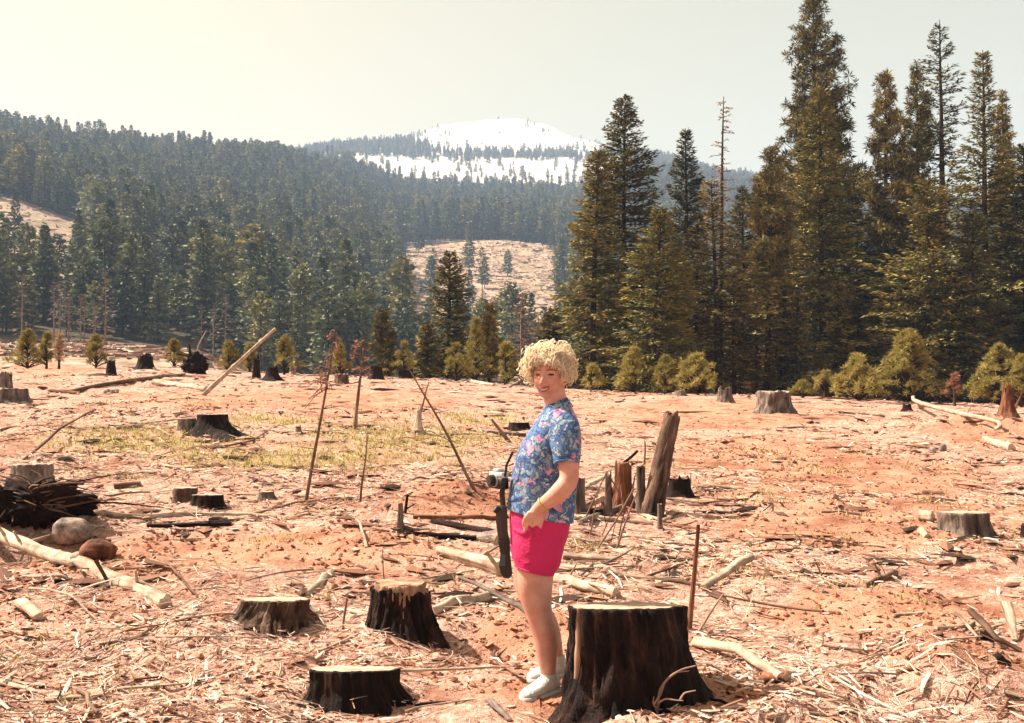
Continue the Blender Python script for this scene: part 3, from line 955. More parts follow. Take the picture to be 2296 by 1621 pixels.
fir_tree(1003, 562, 62, 112, 'lone cone shaped fir with dark right side at the middle of the crest', 130, base=0.06, t0=0.45, ragged=0.3, cl=0.30, cw=0.10, step=0.26, lean=6)
fir_tree(958, 722, 60, 56, 'slim golden fir beside the lone cone shaped fir', 131, base=0.05, t0=0.6, cl=0.28, cw=0.10, step=0.26)
pine_tree(856, 695, 62, 66, 'small bushy dark pine behind the rusty sapling', 132, base=0.12, t0=0.42, tuft=0.34, step=0.24, nb=6, r0=0.09)
pine_tree(1098, 690, 62, 66, 'small golden tipped pine left of the grey leafless tree', 133, base=0.2, t0=0.66, tuft=0.34, step=0.26, nb=6, r0=0.09)
fir_tree(1240, 690, 66, 80, 'small olive fir partly hidden by the hair of the woman', 134, base=0.05, t0=0.55, cl=0.28, cw=0.10, step=0.26)
for k, (u, vt, d, w, lab) in enumerate(((972, 556, 440, 34, 'thin lone pine left in the far clearcut beside the lone fir top'), (1081, 553, 430, 26, 'narrow dark spruce standing alone on the far clearcut'))):
    x, y, z, H = tree_at(u, vt, d)
    t = thing("lone_conifer", lab, "conifer tree", (x, y, z))
    b = MB(); trunk_tube(b, H, 0.22, 5 + k); b.build("trunk", M['trunk'], t)
    c = MB(); fir_crown(c, H, w / 2 * px(d), 0.45 if k else 0.55, 60 + k, step=0.7, nb=6, nc=7, cl=1.1, cw=0.6, t0=0.35, ragged=0.4); c.build("crown", M['farfir'], t, False)


# young pines: fluffy shrubs along the crest
def young_pine(u, vbase, vtop, wpx, label, seed, depth=None, t0=0.55, mat='sapling', dens=1.0, stem=0.04):
    if depth is None:
        p = gpt(u, vbase); x, y, z = p
    else:
        x, y = base_xy(u, depth); z = gz(x, y)
    top = at_depth(u, vtop, y)[2]; H = max(0.5, top - z); R = wpx / 2 * px(y)
    g = rng(seed)
    t = thing("young_pine", label, "young pine", (x, y, z))
    b = MB(); trunk_tube(b, H * 0.92, stem, seed, seg=6, top=0.008, below=0.3); b.build("stem", M['trunk'], t)
    n = int(200 * dens * max(0.5, R * H / 1.6)); cen = []; rad = []
    br = MB()
    for k in range(n):
        f = g.random() ** 0.8; a = g.uniform(0, 6.28)
        nz_ = float(fbm(np.array(math.cos(a) * 1.8 + seed), np.array(math.sin(a) * 1.8 + f * 3.0), 2, seed))
        if nz_ < -0.04: continue
        rr2 = R * (1.05 - f) ** 0.8 * (0.45 + 0.6 * g.random()) * (0.95 + 1.0 * nz_)
        c = np.array([math.cos(a) * rr2, math.sin(a) * rr2, H * (0.06 + 0.88 * f) + 0.1])
        tube(br, [[0, 0, max(0.05, c[2] - rr2 * 0.7)], c * [0.6, 0.6, 1] + [0, 0, -0.12 * rr2], c], [0.02, 0.014, 0.008], 4, caps=False)
        cen.append(c); rad.append(g.uniform(0.14, 0.25) * (0.7 + 0.3 * min(1.5, R)))
    cen.append([0, 0, H * 0.97]); rad.append(0.22)
    br.build("branches", M['trunk'], t)
    c = MB(); tuft_crown(c, cen, rad, seed, n=34, L=0.36, w=0.05, t0=t0, up=0.7); c.build("crown", M[mat], t, False)
    return t


YP = [(62, 822, 742, 66, 'olive young pine, taller of the pair at the left edge of the crest', .4), (104, 818, 752, 44, 'rounder young pine, right one of the pair at the left edge', .4),
      (215, 822, 755, 52, 'single cone shaped young pine between the pair and the burnt stumps', .4), (390, 826, 768, 56, 'young pine showing behind the root wad on the crest', .38),
      (512, 828, 770, 62, 'low young pine left of the crossed poles', .36), (560, 828, 782, 40, 'small young pine behind the crossed poles', .36), (637, 828, 758, 58, 'bright young pine right of the crossed poles', .42),
      (762, 836, 776, 44, 'young pine behind the tall leaning dead sapling', .38), (905, 842, 770, 58, 'young pine left of the lone cone shaped fir', .42),
      (1022, 848, 775, 74, 'wide young pine in front of the lone cone shaped fir', .45), (1068, 846, 715, 60, 'golden young pine behind the grey broken stump', .45), (1132, 856, 772, 92, 'broad young pine left of the hair of the woman', .45),
      (1325, 868, 824, 66, 'low round young pine just right of the hair of the woman', .6), (1425, 874, 784, 86, 'pointed young pine at the foot of the tall dark fir', .62), (1490, 876, 800, 80, 'dull young pine next to the pointed young pine', .5),
      (1565, 878, 800, 120, 'wide yellow young pine before the dead tree trunk', .62), (1800, 892, 862, 52, 'tiny young pine right of the large grey stump', .55), (1850, 894, 838, 80, 'small young pine left of the widest young pine', .6),
      (1925, 900, 798, 130, 'widest and brightest young pine before the dark trunks', .68), (2035, 900, 742, 150, 'tallest young pine with bare lower stem on the right', .66),
      (2240, 908, 772, 130, 'young pine behind the red broken stump at right', .6), (2290, 905, 800, 90, 'young pine cut by the right picture edge', .55)]
for k, (u, vb, vt, w, lab, t0) in enumerate(YP):
    young_pine(u, vb, vt, w, lab, 400 + k, depth=(46.5 if u < 1300 else 45.5) + (k % 3), t0=t0)
young_pine(2140, 900, 842, 70, 'browned young pine with half its needles dead', 431, depth=44, t0=0.5, mat='rust', dens=0.6)
young_pine(132, 826, 752, 26, 'straw coloured dying young pine standing alone near the left edge', 432, depth=45, t0=0.9, mat='tan', dens=0.5)
# ------------------------------------------------------------------ stumps
def stump_mesh(Rt, Rb, h, seed, tiltx=0.0, tilty=0.0, ridge=0.06, kr=26, flare=0.25, jag=0.0, jagk=4, nth=84, nz=16, below=0.12, rim=0.955, dip=-0.006, taper=2.8, lump=0.05):
    """returns (bark part, inner top part) as (verts, faces, tex)"""
    g = rng(seed)
    th = np.linspace(0, 2 * np.pi, nth, endpoint=False)
    c, s = np.cos(th), np.sin(th)
    sv = np.concatenate([[-below / h], np.linspace(0, 1, nz)])
    lobes = np.zeros(nth)
    nl = g.integers(4, 7)
    for k in range(nl):
        a = 2 * np.pi * (k + g.uniform(-0.3, 0.3)) / nl
        d = np.angle(np.exp(1j * (th - a)))
        lobes += g.uniform(0.5, 1.2) * np.exp(-(d / 0.33) ** 2)
    lobes -= lobes.mean() * 0.6
    oval = 1 + lump * np.cos(2 * th + g.random() * 6) + lump * 0.7 * np.cos(3 * th + g.random() * 6)
    jz = jag * h * (fbm(c * jagk * 0.5 + 3, s * jagk * 0.5 + seed, 3, seed) * 0.9 + 0.5 * fbm(c * jagk * 2, s * jagk * 2, 2, seed + 1)) if jag else np.zeros(nth)
    V = []; T = []
    for f in sv:
        q = np.clip(1 - f, 0, 1.3)
        R = Rt + (Rb - Rt) * q ** taper
        R = R * oval * (1 + 0.7 * flare * lobes * q ** 3.0)
        fz = f * h / max(Rt, 0.02)
        cyl = kr / 6.2832
        furrow = np.abs(fbm(c * cyl * 1.6 + 3 + 0.25 * np.sin(fz * 3), s * cyl * 1.6 + seed + fz * 0.35, 2, seed + 2))
        plates = fbm(c * cyl * 2.6 + 9, s * cyl * 2.6 + seed + fz * 2.4, 3, seed + 8)
        chunk = fbm(c * 2.2 + seed + fz * 0.6, s * 2.2 + fz * 1.3, 3, seed + 14)
        R = R * (1 + ridge * (2.6 * (np.minimum(furrow, 0.4) - 0.25) + 0.8 * plates + 0.9 * chunk))
        ztop = h + tiltx * R * c + tilty * R * s + jz
        z = f * ztop if f > 0 else np.full(nth, f * h)
        V.append(np.stack([R * c, R * s, z], -1)); T.append(np.stack([R * c, R * s, z], -1))
    top = V[-1].copy()
    inner = top * np.array([rim, rim, 1.0]); inner[:, 2] += 0.004
    V.append(inner); T.append(inner)
    low = inner.copy(); low[:, 2] -= dip + 0.01
    V.append(low); T.append(low)
    n = len(V); V = np.concatenate(V); T = np.concatenate(T)
    i = np.arange(n - 1)[:, None] * nth; j = np.arange(nth)[None]; k = (j + 1) % nth
    q = np.stack([i + j, i + k, i + nth + k, i + nth + j], -1).reshape(-1, 4)
    off = rng(seed).uniform(-5, 5, 3); off[2] *= 0.3
    # inner face
    rings = [1.0, 0.8, 0.55, 0.3]
    IV = []
    for m in rings:
        x = low[:, 0] * m * 0.998; y = low[:, 1] * m * 0.998
        z = (h + tiltx * x + tilty * y) - dip + (jz * m if jag < 0.25 else jz * m * 0.3 - 0.25 * jag * h * (1 - m)) + 0.005 * fbm(x * 40, y * 6, 2, seed)
        IV.append(np.stack([x, y, z], -1))
    IV.append(np.array([[0, 0, h - dip]]))
    ni = len(rings); IVc = np.concatenate(IV)
    i = np.arange(ni - 1)[:, None] * nth
    q2 = np.stack([i + j, i + k, i + nth + k, i + nth + j], -1).reshape(-1, 4)
    b = (ni - 1) * nth
    jj = np.arange(nth); kk = (jj + 1) % nth
    t2 = np.stack([b + jj, b + kk, np.full(nth, ni * nth)], -1)
    IT = IVc.copy(); IT[:, 2] = 0
    return (V, q, T + off), (IVc, (q2, t2), IT)


def stump(label, top, base, mat='char', cut='cut', seed=1, jag=0.0, ratio=0.062, name="tree_stump", cat="tree stump", group=None, heart=None, lean=(0, 0), tilt=None, **kw):
    """top = (u0, u1, v), base = (u0, u1, v) in the measuring frame"""
    (a0, a1, av), (b0, b1, bv) = top, base
    p = gpt((b0 + b1) / 2, bv)
    Rb = (b1 - b0) / 2 * px(p[1])
    yc = p[1] + Rb * 0.85
    Rb = (b1 - b0) / 2 * px(yc); Rt = (a1 - a0) / 2 * px(yc)
    uc = (a0 + a1) / 2
    x = (uc - W0 / 2) / F0 * yc; z = gz(x, yc)
    zt = at_depth(uc, av, yc - Rt * 0.9)[2]
    dep = math.atan((av - HOR) / F0)
    ty = -math.tan(max(0.0, dep - ratio)) if tilt is None else tilt
    h = max(0.05, zt - z - (-Rt * ty))
    bx = ((b0 + b1) / 2 - uc) * px(yc)
    kw.setdefault('nth', 150 if Rt / yc > 0.02 else 56)
    kw.setdefault('nz', 30 if Rt / yc > 0.02 else 11)
    (V, q, T), (V2, q2, T2) = stump_mesh(Rt, Rb, h, seed, 0.0, ty, jag=jag, **kw)
    for arr in (V, V2):
        f = 1 - np.clip(arr[:, 2] / h, -0.3, 1.2)
        arr[:, 0] += bx * f + lean[0] * (1 - f); arr[:, 1] += lean[1] * (1 - f)
    t = thing(name, label, cat, (x, yc, z), group)
    mb = MB(); mb.add(V, q, T); mb.build("bark", M[mat], t)
    mb = MB(); mb.add(V2, q2, T2); mb.build("cut_face" if jag < 0.25 else "heartwood", M[cut], t)
    if heart:
        hm, ht, hr, hx = heart        # material, top row, radius share, x shift share
        zt2 = at_depth(uc, ht, yc)[2] - z
        (Va, qa, Ta), (Vb, qb, Tb) = stump_mesh(Rt * hr, Rt * hr * 1.02, zt2, seed + 50, 0, 0, jag=0.03, ridge=0.10, flare=0, nth=72, nz=12)
        Va[:, 0] += hx * Rt; Vb[:, 0] += hx * Rt
        mb = MB(); mb.add(Va, qa, Ta); mb.add(Vb, qb, Tb); mb.build("broken_heartwood", M[hm], t)
    return t, (x, yc, z, Rt, Rb, h)


big, B = stump('largest charred stump with pale sawn top beside the leg of the woman', (1268, 1537, 1366), (1250, 1597, 1588), 'char', 'cut', 21, flare=0.16, ridge=0.11, taper=3.0, kr=22, lump=0.07)
bx, by, bz, bRt, bRb, bh = B
mb = MB()
a0 = math.radians(222)
pts = [[math.cos(a0) * (bRt * 1.10 + (bRb - bRt) * (1 - f) ** 3.0), math.sin(a0) * (bRt * 1.10 + (bRb - bRt) * (1 - f) ** 3.0), bh * f + 0.03 * f] for f in np.linspace(0.34, 1.0, 7)]
tube(mb, pts, [0.008, 0.013, 0.016, 0.014, 0.017, 0.016, 0.015], 7, rough=0.2, seed=3)
mb.build("peeled_strip", M['palewood'], big)
stump('split stump with broken pale heartwood standing above its charred side', (832, 966, 1330), (818, 982, 1428), 'char', 'palewood', 22, jag=0.17, ridge=0.11, flare=0.3, heart=('palewood', 1306, 0.89, 0.0))
stump('wide stump with deeply grooved brown bark left of the split stump', (543, 700, 1349), (510, 710, 1420), 'bark', 'cut', 23, ridge=0.15, kr=24, flare=0.25)
stump('low dark stump with bright sawn top nearest the bottom edge', (693, 897, 1506), (682, 918, 1590), 'char', 'cut', 24, ridge=0.11, flare=0.28, kr=18)
stump('dark furrowed stump standing alone on the open dirt at right', (2104, 2204, 1152), (2093, 2224, 1203), 'greybark', 'cut', 25, ridge=0.10)
stump('small brown stump behind the darker stump of the close pair', (392, 445, 1096), (388, 448, 1122), 'bark', 'cut', 26, ridge=0.09)
stump('small dark stump in front of its brown neighbour', (435, 500, 1112), (430, 506, 1141), 'char', 'cutgrey', 27, ridge=0.08)
stump('little round stump right of the close pair', (582, 615, 1104), (578, 618, 1122), 'greybark', 'cut', 28)
stump('black flared stump with pale roots above the grass patch', (444, 508, 930), (425, 534, 976), 'char', 'cut', 29, flare=0.4, ratio=0.10)
stump('short grey stump touching the black flared stump', (400, 441, 939), (398, 447, 966), 'greybark', 'cut', 30, ratio=0.14)
stump('cracked grey stump at the left edge above the upturned roots', (36, 112, 1044), (24, 122, 1084), 'greybark', 'cutgrey', 31, jag=0.08, ridge=0.12)
stump('broad pale grey stump cut by the left edge below the crest', (-14, 60, 872), (-20, 68, 906), 'greybark', 'cutgrey', 32, jag=0.15)
stump('tall ragged stump at the left edge behind the pale grey one', (-16, 26, 838), (-20, 32, 884), 'greybark', 'redwood', 33, jag=0.3)
stump('large weathered grey stump before the trees on the right', (1698, 1770, 878), (1688, 1783, 926), 'greybark', 'cutgrey', 34, jag=0.12, ridge=0.12, ratio=0.1)
stump('hollow grey stump with a black opening left of the large weathered one', (1611, 1640, 870), (1606, 1644, 902), 'greybark', 'burnt', 35, jag=0.3, rim=0.8)
stump('tiny grey stump half sunk in dirt below the wide yellow pine', (1513, 1537, 876), (1509, 1541, 888), 'greybark', 'cutgrey', 36)
stump('tall broken grey stump on the crest left of the hair of the woman', (1026, 1084, 806), (1014, 1094, 847), 'greybark', 'cutgrey', 37, jag=0.25, ridge=0.14)
stump('blackened post like stump, leftmost of the burnt ones on the crest', (240, 258, 810), (236, 262, 842), 'burnt', 'burnt', 38, jag=0.1, taper=1.5)
stump('humped burnt stump between the black post and the root wad', (310, 342, 798), (300, 349, 828), 'burnt', 'burnt', 39, jag=0.35, flare=0.4)
stump('thin burnt stump under the crossing of the two poles', (568, 582, 806), (565, 585, 849), 'burnt', 'burnt', 41, jag=0.3)
stump('burnt stump with spreading roots right of the crossed poles', (597, 624, 824), (586, 636, 855), 'burnt', 'burnt', 42, jag=0.3, flare=0.5)
stump('round brown stump on the crest behind the tall leaning dead sapling', (752, 781, 839), (748, 785, 861), 'bark', 'cut', 43, jag=0.1)
stump('dark broken stump on the crest right of the rusty sapling', (830, 856, 822), (824, 862, 850), 'burnt', 'redwood', 44, jag=0.3)
stump('low burnt stump on the crest left of the lone fir', (884, 926, 831), (878, 932, 848), 'burnt', 'burnt', 45, jag=0.35)
stump('upright bleached post of broken wood on the crest', (649, 662, 812), (647, 664, 840), 'bleach', 'bleach', 46, jag=0.2, flare=0.05, name="wood_post", cat="post")
stump('small pointed grey stub beside the tall leaning dead sapling', (663, 675, 956), (657, 682, 974), 'greybark', 'greybark', 47, jag=0.5, jagk=1.5, name="broken_stub", cat="stump")
stump('pale pointed stub at the foot of a thin stick left of the leaning pole', (934, 946, 922), (921, 953, 971), 'bleach', 'bleach', 48, jag=0.45, jagk=1.3, name="broken_stub", cat="stump")
stump('flat black stump just left of the sleeve of the woman', (1142, 1185, 948), (1137, 1190, 966), 'char', 'cutgrey', 49)
stump('rotten stump of reddish wood among grey splinters behind the woman', (1378, 1414, 1040), (1366, 1424, 1140), 'redwood', 'cut', 50, jag=0.12, flare=0.15)
stump('dark rotting stump right of the leaning snag', (1498, 1546, 1074), (1488, 1556, 1112), 'burnt', 'redwood', 51, jag=0.35)
stump('narrow grey stump peeking out behind the back of the woman', (1282, 1310, 1072), (1280, 1312, 1150), 'greybark', 'cutgrey', 52, jag=0.1)
stump('grey splintered slab standing left of the rotten reddish stump', (1356, 1371, 1062), (1352, 1374, 1163), 'greybark', 'bleach', 53, jag=0.16, flare=0.0, jagk=1.2, name="split_board", cat="split wood")
stump('grey splintered slab standing between the rotten stump and the leaning snag', (1427, 1446, 1052), (1424, 1450, 1150), 'greybark', 'bleach', 54, jag=0.2, flare=0.0, jagk=1.2, name="split_board", cat="split wood")
stump('short weathered peg in the dirt at the foot of the leaning snag', (1473, 1483, 1132), (1471, 1485, 1187), 'greybark', 'cutgrey', 55, jag=0.06, flare=0.0, name="wood_peg", cat="stump")
stump('red splintered stump with spikes near the right edge by young pines', (2248, 2272, 872), (2232, 2284, 935), 'redwood', 'redwood', 56, jag=0.5, flare=0.3)
stump('black stub standing out of the upturned roots', (146, 160, 1102), (145, 162, 1140), 'burnt', 'burnt', 57, jag=0.1, flare=0)
stump('small dark stub left of the black stub on the root mass', (82, 101, 1097), (80, 104, 1112), 'burnt', 'burnt', 58, flare=0.1)
stump('dark stump piece cut by the right edge below the furrowed stump', (2288, 2330, 1180), (2284, 2330, 1208), 'burnt', 'redwood', 59, jag=0.3)
stump('low stub with ragged bark left of the bare dirt behind the crest poles', (2024, 2042, 908), (2020, 2046, 922), 'burnt', 'burnt', 60, jag=0.35)


# ------------------------------------------------------------------ logs, poles, branches
def log(label, pts, w0, w1, mat='bleach', seed=1, lift=0.7, name="fallen_log", cat="fallen log", amp=0.008, cut='cut', flat=1.0, group=None, stubs=0, rough=0.22, raise_end=(0, 0)):
    Q = [gpt(u, v) for u, v in pts]
    ds = [q[1] for q in Q]
    r0 = w0 / 2 * px(ds[0]); r1 = w1 / 2 * px(ds[-1])
    P = []
    nseg = max(2, int(10 / (len(Q) - 1)))
    for k in range(len(Q) - 1):
        for f in np.linspace(0, 1, nseg, endpoint=(k == len(Q) - 2)):
            P.append(Q[k] * (1 - f) + Q[k + 1] * f)
    P = np.array(P); n = len(P); f = np.linspace(0, 1, n)
    R = r0 + (r1 - r0) * f
    g = rng(seed)
    L = np.linalg.norm(P[-1] - P[0])
    P += (np.sin(np.pi * f)[:, None] * g.normal(size=3)[None] + np.sin(2 * np.pi * f)[:, None] * g.normal(size=3)[None]) * amp * L * np.array([1, 1, 0.15])
    gzv = ground_h(P[:, 0], P[:, 1])
    lin = gzv[0] + (gzv[-1] - gzv[0]) * f
    P[:, 2] = np.maximum(lin, gzv * 0.8 + lin * 0.2) + R * lift + raise_end[0] * (1 - f) + raise_end[1] * f
    o = P.mean(0).copy(); o[2] = gz(o[0], o[1])
    mb = MB(); sg = 12 if max(w0, w1) > 14 else 7
    tube(mb, P - o, R * (1 + 0.06 * g.normal(size=n)), sg, mi=0, cap_mi=1, rough=rough, seed=seed, flat=flat)
    for s in range(stubs):
        k = int(g.integers(1, n - 1)); a = g.uniform(0.2, 2.9)
        tdir = (P[k] - P[k - 1]) / (np.linalg.norm(P[k] - P[k - 1]) + 1e-9)
        side = np.cross(tdir, [0, 0, 1.0]); d = side * math.cos(a) + np.array([0, 0, math.sin(a)]) + tdir * 0.4
        l = R[k] * g.uniform(1.5, 3.5)
        tube(mb, [P[k] - o, P[k] - o + d * (R[k] + l)], [R[k] * 0.32, R[k] * 0.14], 5, mi=0)
    ob = mb.build(name, [M[mat], M[cut]])
    ob.location = o
    return tag(ob, label, cat, group)


def pole(label, b, e, w0, w1, mat='brownlog', seed=1, dy=0.0, name="dead_pole", cat="pole", amp=0.012, seg=7, twigs=0, base_up=0.0):
    """stick standing or leaning: base on the ground at b=(u,v), tip seen at e=(u,v) dy further away"""
    p0 = gpt(*b); p1 = at_depth(e[0], e[1], p0[1] + dy)
    r0 = w0 / 2 * px(p0[1]); r1 = w1 / 2 * px(p0[1])
    q0 = p0 - (p1 - p0) / np.linalg.norm(p1 - p0) * 0.08
    P = bend(q0, p1, 10, amp, seed) - p0
    mb = MB(); tube(mb, P, np.linspace(r0, r1, 10), seg, rough=0.15, seed=seed)
    g = rng(seed)
    for k in range(twigs):
        f = g.uniform(0.15, 0.98); i = int(f * 9); c = P[i]
        a = g.uniform(0, 6.28); L = g.uniform(0.08, 0.3)
        tube(mb, [c, c + np.array([math.cos(a), math.sin(a), g.uniform(-0.2, 0.5)]) * L], [r1 * 0.8, r1 * 0.3], 4)
    ob = mb.build(name, M[mat]); ob.location = p0
    return tag(ob, label, cat), P


log('long bleached log running from the left edge toward the bottom', [(-40, 1192), (120, 1262), (372, 1362)], 29, 31, 'bleach', 1, stubs=5)
log('thick pale log whose cut end shows left of the pink shorts', [(985, 1240), (1128, 1290)], 20, 44, 'bleach', 2, stubs=3)
log('grey knotty log lying beside the hanging camera case', [(1068, 1208), (1128, 1225)], 16, 42, 'greybark', 3)
log('black charred log lying level left of the camera case', [(912, 1200), (1070, 1212)], 12, 14, 'char', 4)
log('short charred log slanting behind the level black log', [(968, 1172), (1130, 1202)], 11, 15, 'char', 5)
log('reddish thin log lying level behind the charred logs', [(925, 1163), (1120, 1164)], 9, 10, 'redwood', 6)
log('pale log stretching right from behind the legs of the woman', [(1236, 1276), (1400, 1296), (1572, 1318)], 17, 11, 'bleach', 7)
log('thick pale log ending right of the knees of the woman', [(1228, 1298), (1382, 1338)], 20, 22, 'bleach', 8, stubs=2)
log('pale short log above the two long ones right of the shorts', [(1262, 1252), (1380, 1262)], 16, 17, 'bleach', 9)
log('pale peeled log emerging right behind the largest stump', [(1560, 1448), (1660, 1485), (1752, 1528)], 24, 22, 'bleach', 10, stubs=2)
log('pale branch with dark underside right of the thin upright stake', [(1577, 1324), (1682, 1276)], 16, 19, 'bleach', 11, raise_end=(0, 0.06))
log('whitish sagging log in front of the small stump pair', [(168, 1172), (330, 1166), (480, 1156), (620, 1162)], 15, 7, 'bleach', 12, amp=0.01, stubs=3)
log('thin crooked branch continuing the sagging log to the right', [(560, 1158), (660, 1132), (776, 1116)], 7, 4, 'brownlog', 13, name="fallen_branch", cat="branch")
log('half burnt log lying under the whitish sagging log', [(330, 1182), (520, 1178)], 9, 11, 'char', 14)
log('dark weathered log slanting up to the root wad on the crest', [(158, 882), (300, 858), (412, 844)], 11, 9, 'brownlog', 15)
log('pale log lying below the root wad on the crest', [(346, 862), (460, 878)], 15, 11, 'bleach', 16)
log('short thick log end with dark face on the slope below the crest log', [(236, 882), (262, 880)], 10, 11, 'bleach', 17)
log('slender pale log slanting down before the young pines at right', [(2052, 902), (2150, 938), (2232, 968)], 7, 8, 'bleach', 18, stubs=2, raise_end=(0.25, 0))
log('stout pale log on the dirt bank near the right edge', [(2208, 988), (2268, 1010)], 14, 17, 'bleach', 19)
log('long crooked branch rising to the upper right near the left edge', [(48, 1036), (130, 995), (214, 955)], 8, 5, 'brownlog', 20, name="fallen_branch", cat="branch", raise_end=(0, 0.25))
log('curved brown branch lying below the end of the long bleached log', [(222, 1450), (310, 1432), (414, 1378)], 11, 6, 'brownlog', 21, name="fallen_branch", cat="branch", stubs=3)
log('straight pale plank like slab near the lower left edge', [(38, 1492), (245, 1474)], 13, 9, 'bleach', 22, flat=0.4, name="split_board", cat="split wood")
log('pale pointed slab with dark shadow near the bottom left', [(92, 1574), (232, 1560)], 14, 10, 'bleach', 23, flat=0.5, name="split_board", cat="split wood")
log('pale split slab touching the left edge at the bottom', [(-20, 1532), (78, 1552)], 22, 12, 'bleach', 24, flat=0.5, name="split_board", cat="split wood")
log('grey slab propped in the dirt at the bottom below the shoe', [(1098, 1578), (1142, 1618)], 20, 12, 'greybark', 25, flat=0.5, name="split_board", cat="split wood")
log('long pale slab crossing the dirt between left slabs and the low stump', [(262, 1548), (460, 1530)], 12, 8, 'bleach', 26, flat=0.5, name="split_board", cat="split wood")
log('thick short pale block lying by the left edge', [(46, 1362), (88, 1392)], 30, 26, 'bleach', 27, flat=0.8, name="wood_block", cat="wood block")
log('pale short branch over a charred piece left below the long log', [(62, 1300), (160, 1302)], 11, 10, 'bleach', 28, name="fallen_branch", cat="branch")
log('charred piece beneath the pale short branch', [(120, 1308), (215, 1306)], 12, 9, 'char', 29, name="charred_branch", cat="branch")
log('short dark log with pale end in the middle of the right clearing', [(1938, 1318), (2008, 1290)], 13, 15, 'brownlog', 30, stubs=2)
log('pale flat slab with dark underside on the right clearing', [(2002, 1384), (2068, 1378)], 12, 12, 'bleach', 31, flat=0.5, name="split_board", cat="split wood")
log('bent bleached branch in the debris pile at the lower right', [(2098, 1412), (2180, 1400), (2240, 1424)], 10, 8, 'bleach', 32, amp=0.06, name="fallen_branch", cat="branch")
log('dark brown branch in the debris pile at the lower right', [(2176, 1404), (2232, 1450), (2290, 1462)], 15, 9, 'brownlog', 33, amp=0.03, name="fallen_branch", cat="branch", raise_end=(0.07, 0))
log('bright upright wood shard in the debris pile at the lower right edge', [(2256, 1410), (2276, 1440)], 26, 14, 'bleach', 34, flat=0.5, name="split_board", cat="split wood", raise_end=(0.12, 0))
log('long pale stick reaching the right edge above the debris pile', [(2170, 1422), (2310, 1392)], 6, 5, 'bleach', 35, name="fallen_branch", cat="branch")
log('pale rounded block left of the dark furrowed stump', [(2064, 1166), (2092, 1168)], 26, 26, 'bleach', 36, name="wood_block", cat="wood block", flat=0.9)
log('small pale block in front of the dark furrowed stump', [(2064, 1196), (2078, 1208)], 18, 14, 'bleach', 37, name="wood_block", cat="wood block")
log('broken brown log right of the furrowed stump base, low on the dirt', [(2070, 1105), (2112, 1108)], 8, 8, 'brownlog', 38)
log('thin pale branch on the dirt left of the furrowed stump', [(1840, 1150), (1928, 1155)], 7, 6, 'bleach', 39, name="fallen_branch", cat="branch")
log('pale curved branch through the grass left of the leaning pole', [(800, 1052), (900, 1040), (985, 1048)], 5, 4, 'bleach', 40, name="fallen_branch", cat="branch", amp=0.03)
log('pale log end leaning on the split stump right side', [(968, 1378), (1100, 1346)], 20, 24, 'bleach', 41)
log('grey bent branch arching right of the split stump', [(1030, 1318), (1110, 1352), (1185, 1380)], 8, 13, 'greybark', 42, name="fallen_branch", cat="branch", raise_end=(0.06, 0))
log('long thin pole lying behind the split stump', [(800, 1306), (960, 1306), (1062, 1280)], 5, 4, 'bleach', 43, name="fallen_branch", cat="branch")
log('short pale log behind the wide grooved stump', [(690, 1336), (742, 1290)], 14, 17, 'bleach', 44)
log('thin brown stick slanting down left of the wide grooved stump', [(368, 1284), (446, 1340)], 5, 5, 'brownlog', 45, name="fallen_branch", cat="branch", raise_end=(0.08, 0))
log('pale crossing stick under the curved brown branch', [(300, 1380), (378, 1422)], 7, 5, 'bleach', 46, name="fallen_branch", cat="branch")
log('dark bent piece of bark lying between stump pair and left edge', [(256, 1096), (316, 1090)], 13, 11, 'brownlog', 47, amp=0.05, name="bark_piece", cat="bark")
log('small grey block lying left above the dark bent bark', [(128, 1032), (168, 1034)], 9, 8, 'greybark', 48, name="wood_block", cat="wood block")
log('low grey log piece left of the black flared stump', [(262, 962), (318, 958)], 9, 9, 'greybark', 49)
log('thin pale pole lying from the grey log piece to the short grey stump', [(318, 952), (400, 940)], 4, 4, 'bleach', 50, name="fallen_branch", cat="branch")
log('dark broken branch sticking from the grass by the flared stump', [(500, 1030), (560, 1034)], 8, 6, 'brownlog', 51, name="fallen_branch", cat="branch")
log('level pale log behind the legs, upper one below the splinter cluster', [(1285, 1166), (1380, 1170)], 14, 13, 'bleach', 52)
log('curved pale root arching out behind the back of the woman', [(1288, 1132), (1320, 1100), (1362, 1088)], 12, 9, 'bleach', 53, name="fallen_branch", cat="branch", raise_end=(0, 0.1))
log('long thin branch running right from the dark rotting stump', [(1488, 1118), (1570, 1132), (1672, 1120)], 5, 4, 'brownlog', 54, name="fallen_branch", cat="branch")
log('dark root pieces beside the dark rotting stump', [(1520, 1100), (1552, 1112)], 10, 10, 'burnt', 55, name="charred_branch", cat="branch")
log('pale log lying right of the crossed poles on the crest', [(500, 836), (540, 838)], 6, 6, 'bleach', 56)
log('pale branch below the grey broken stump on the crest', [(1040, 856), (1108, 866)], 9, 8, 'bleach', 57, name="fallen_branch", cat="branch")
log('pale crossing branches right of the grey broken stump', [(1096, 838), (1142, 868)], 5, 5, 'bleach', 58, name="fallen_branch", cat="branch", raise_end=(0.2, 0))
log('long pale log lying between the leaning pole and the flat black stump', [(930, 962), (1010, 978), (1090, 975)], 6, 4, 'bleach', 59)
log('level grey log right of the flat black stump and behind the shirt', [(1090, 972), (1180, 978)], 8, 8, 'greybark', 60)
log('grey log level on the ground before the young pines right of centre', [(1880, 925), (1985, 936)], 5, 5, 'greybark', 61)
log('level brown log near the red splintered stump', [(2160, 948), (2290, 946)], 7, 7, 'brownlog', 62)
log('dark clump of bark on the dirt at the lower right edge', [(2226, 1488), (2262, 1494)], 20, 14, 'burnt', 63, name="bark_piece", cat="bark")
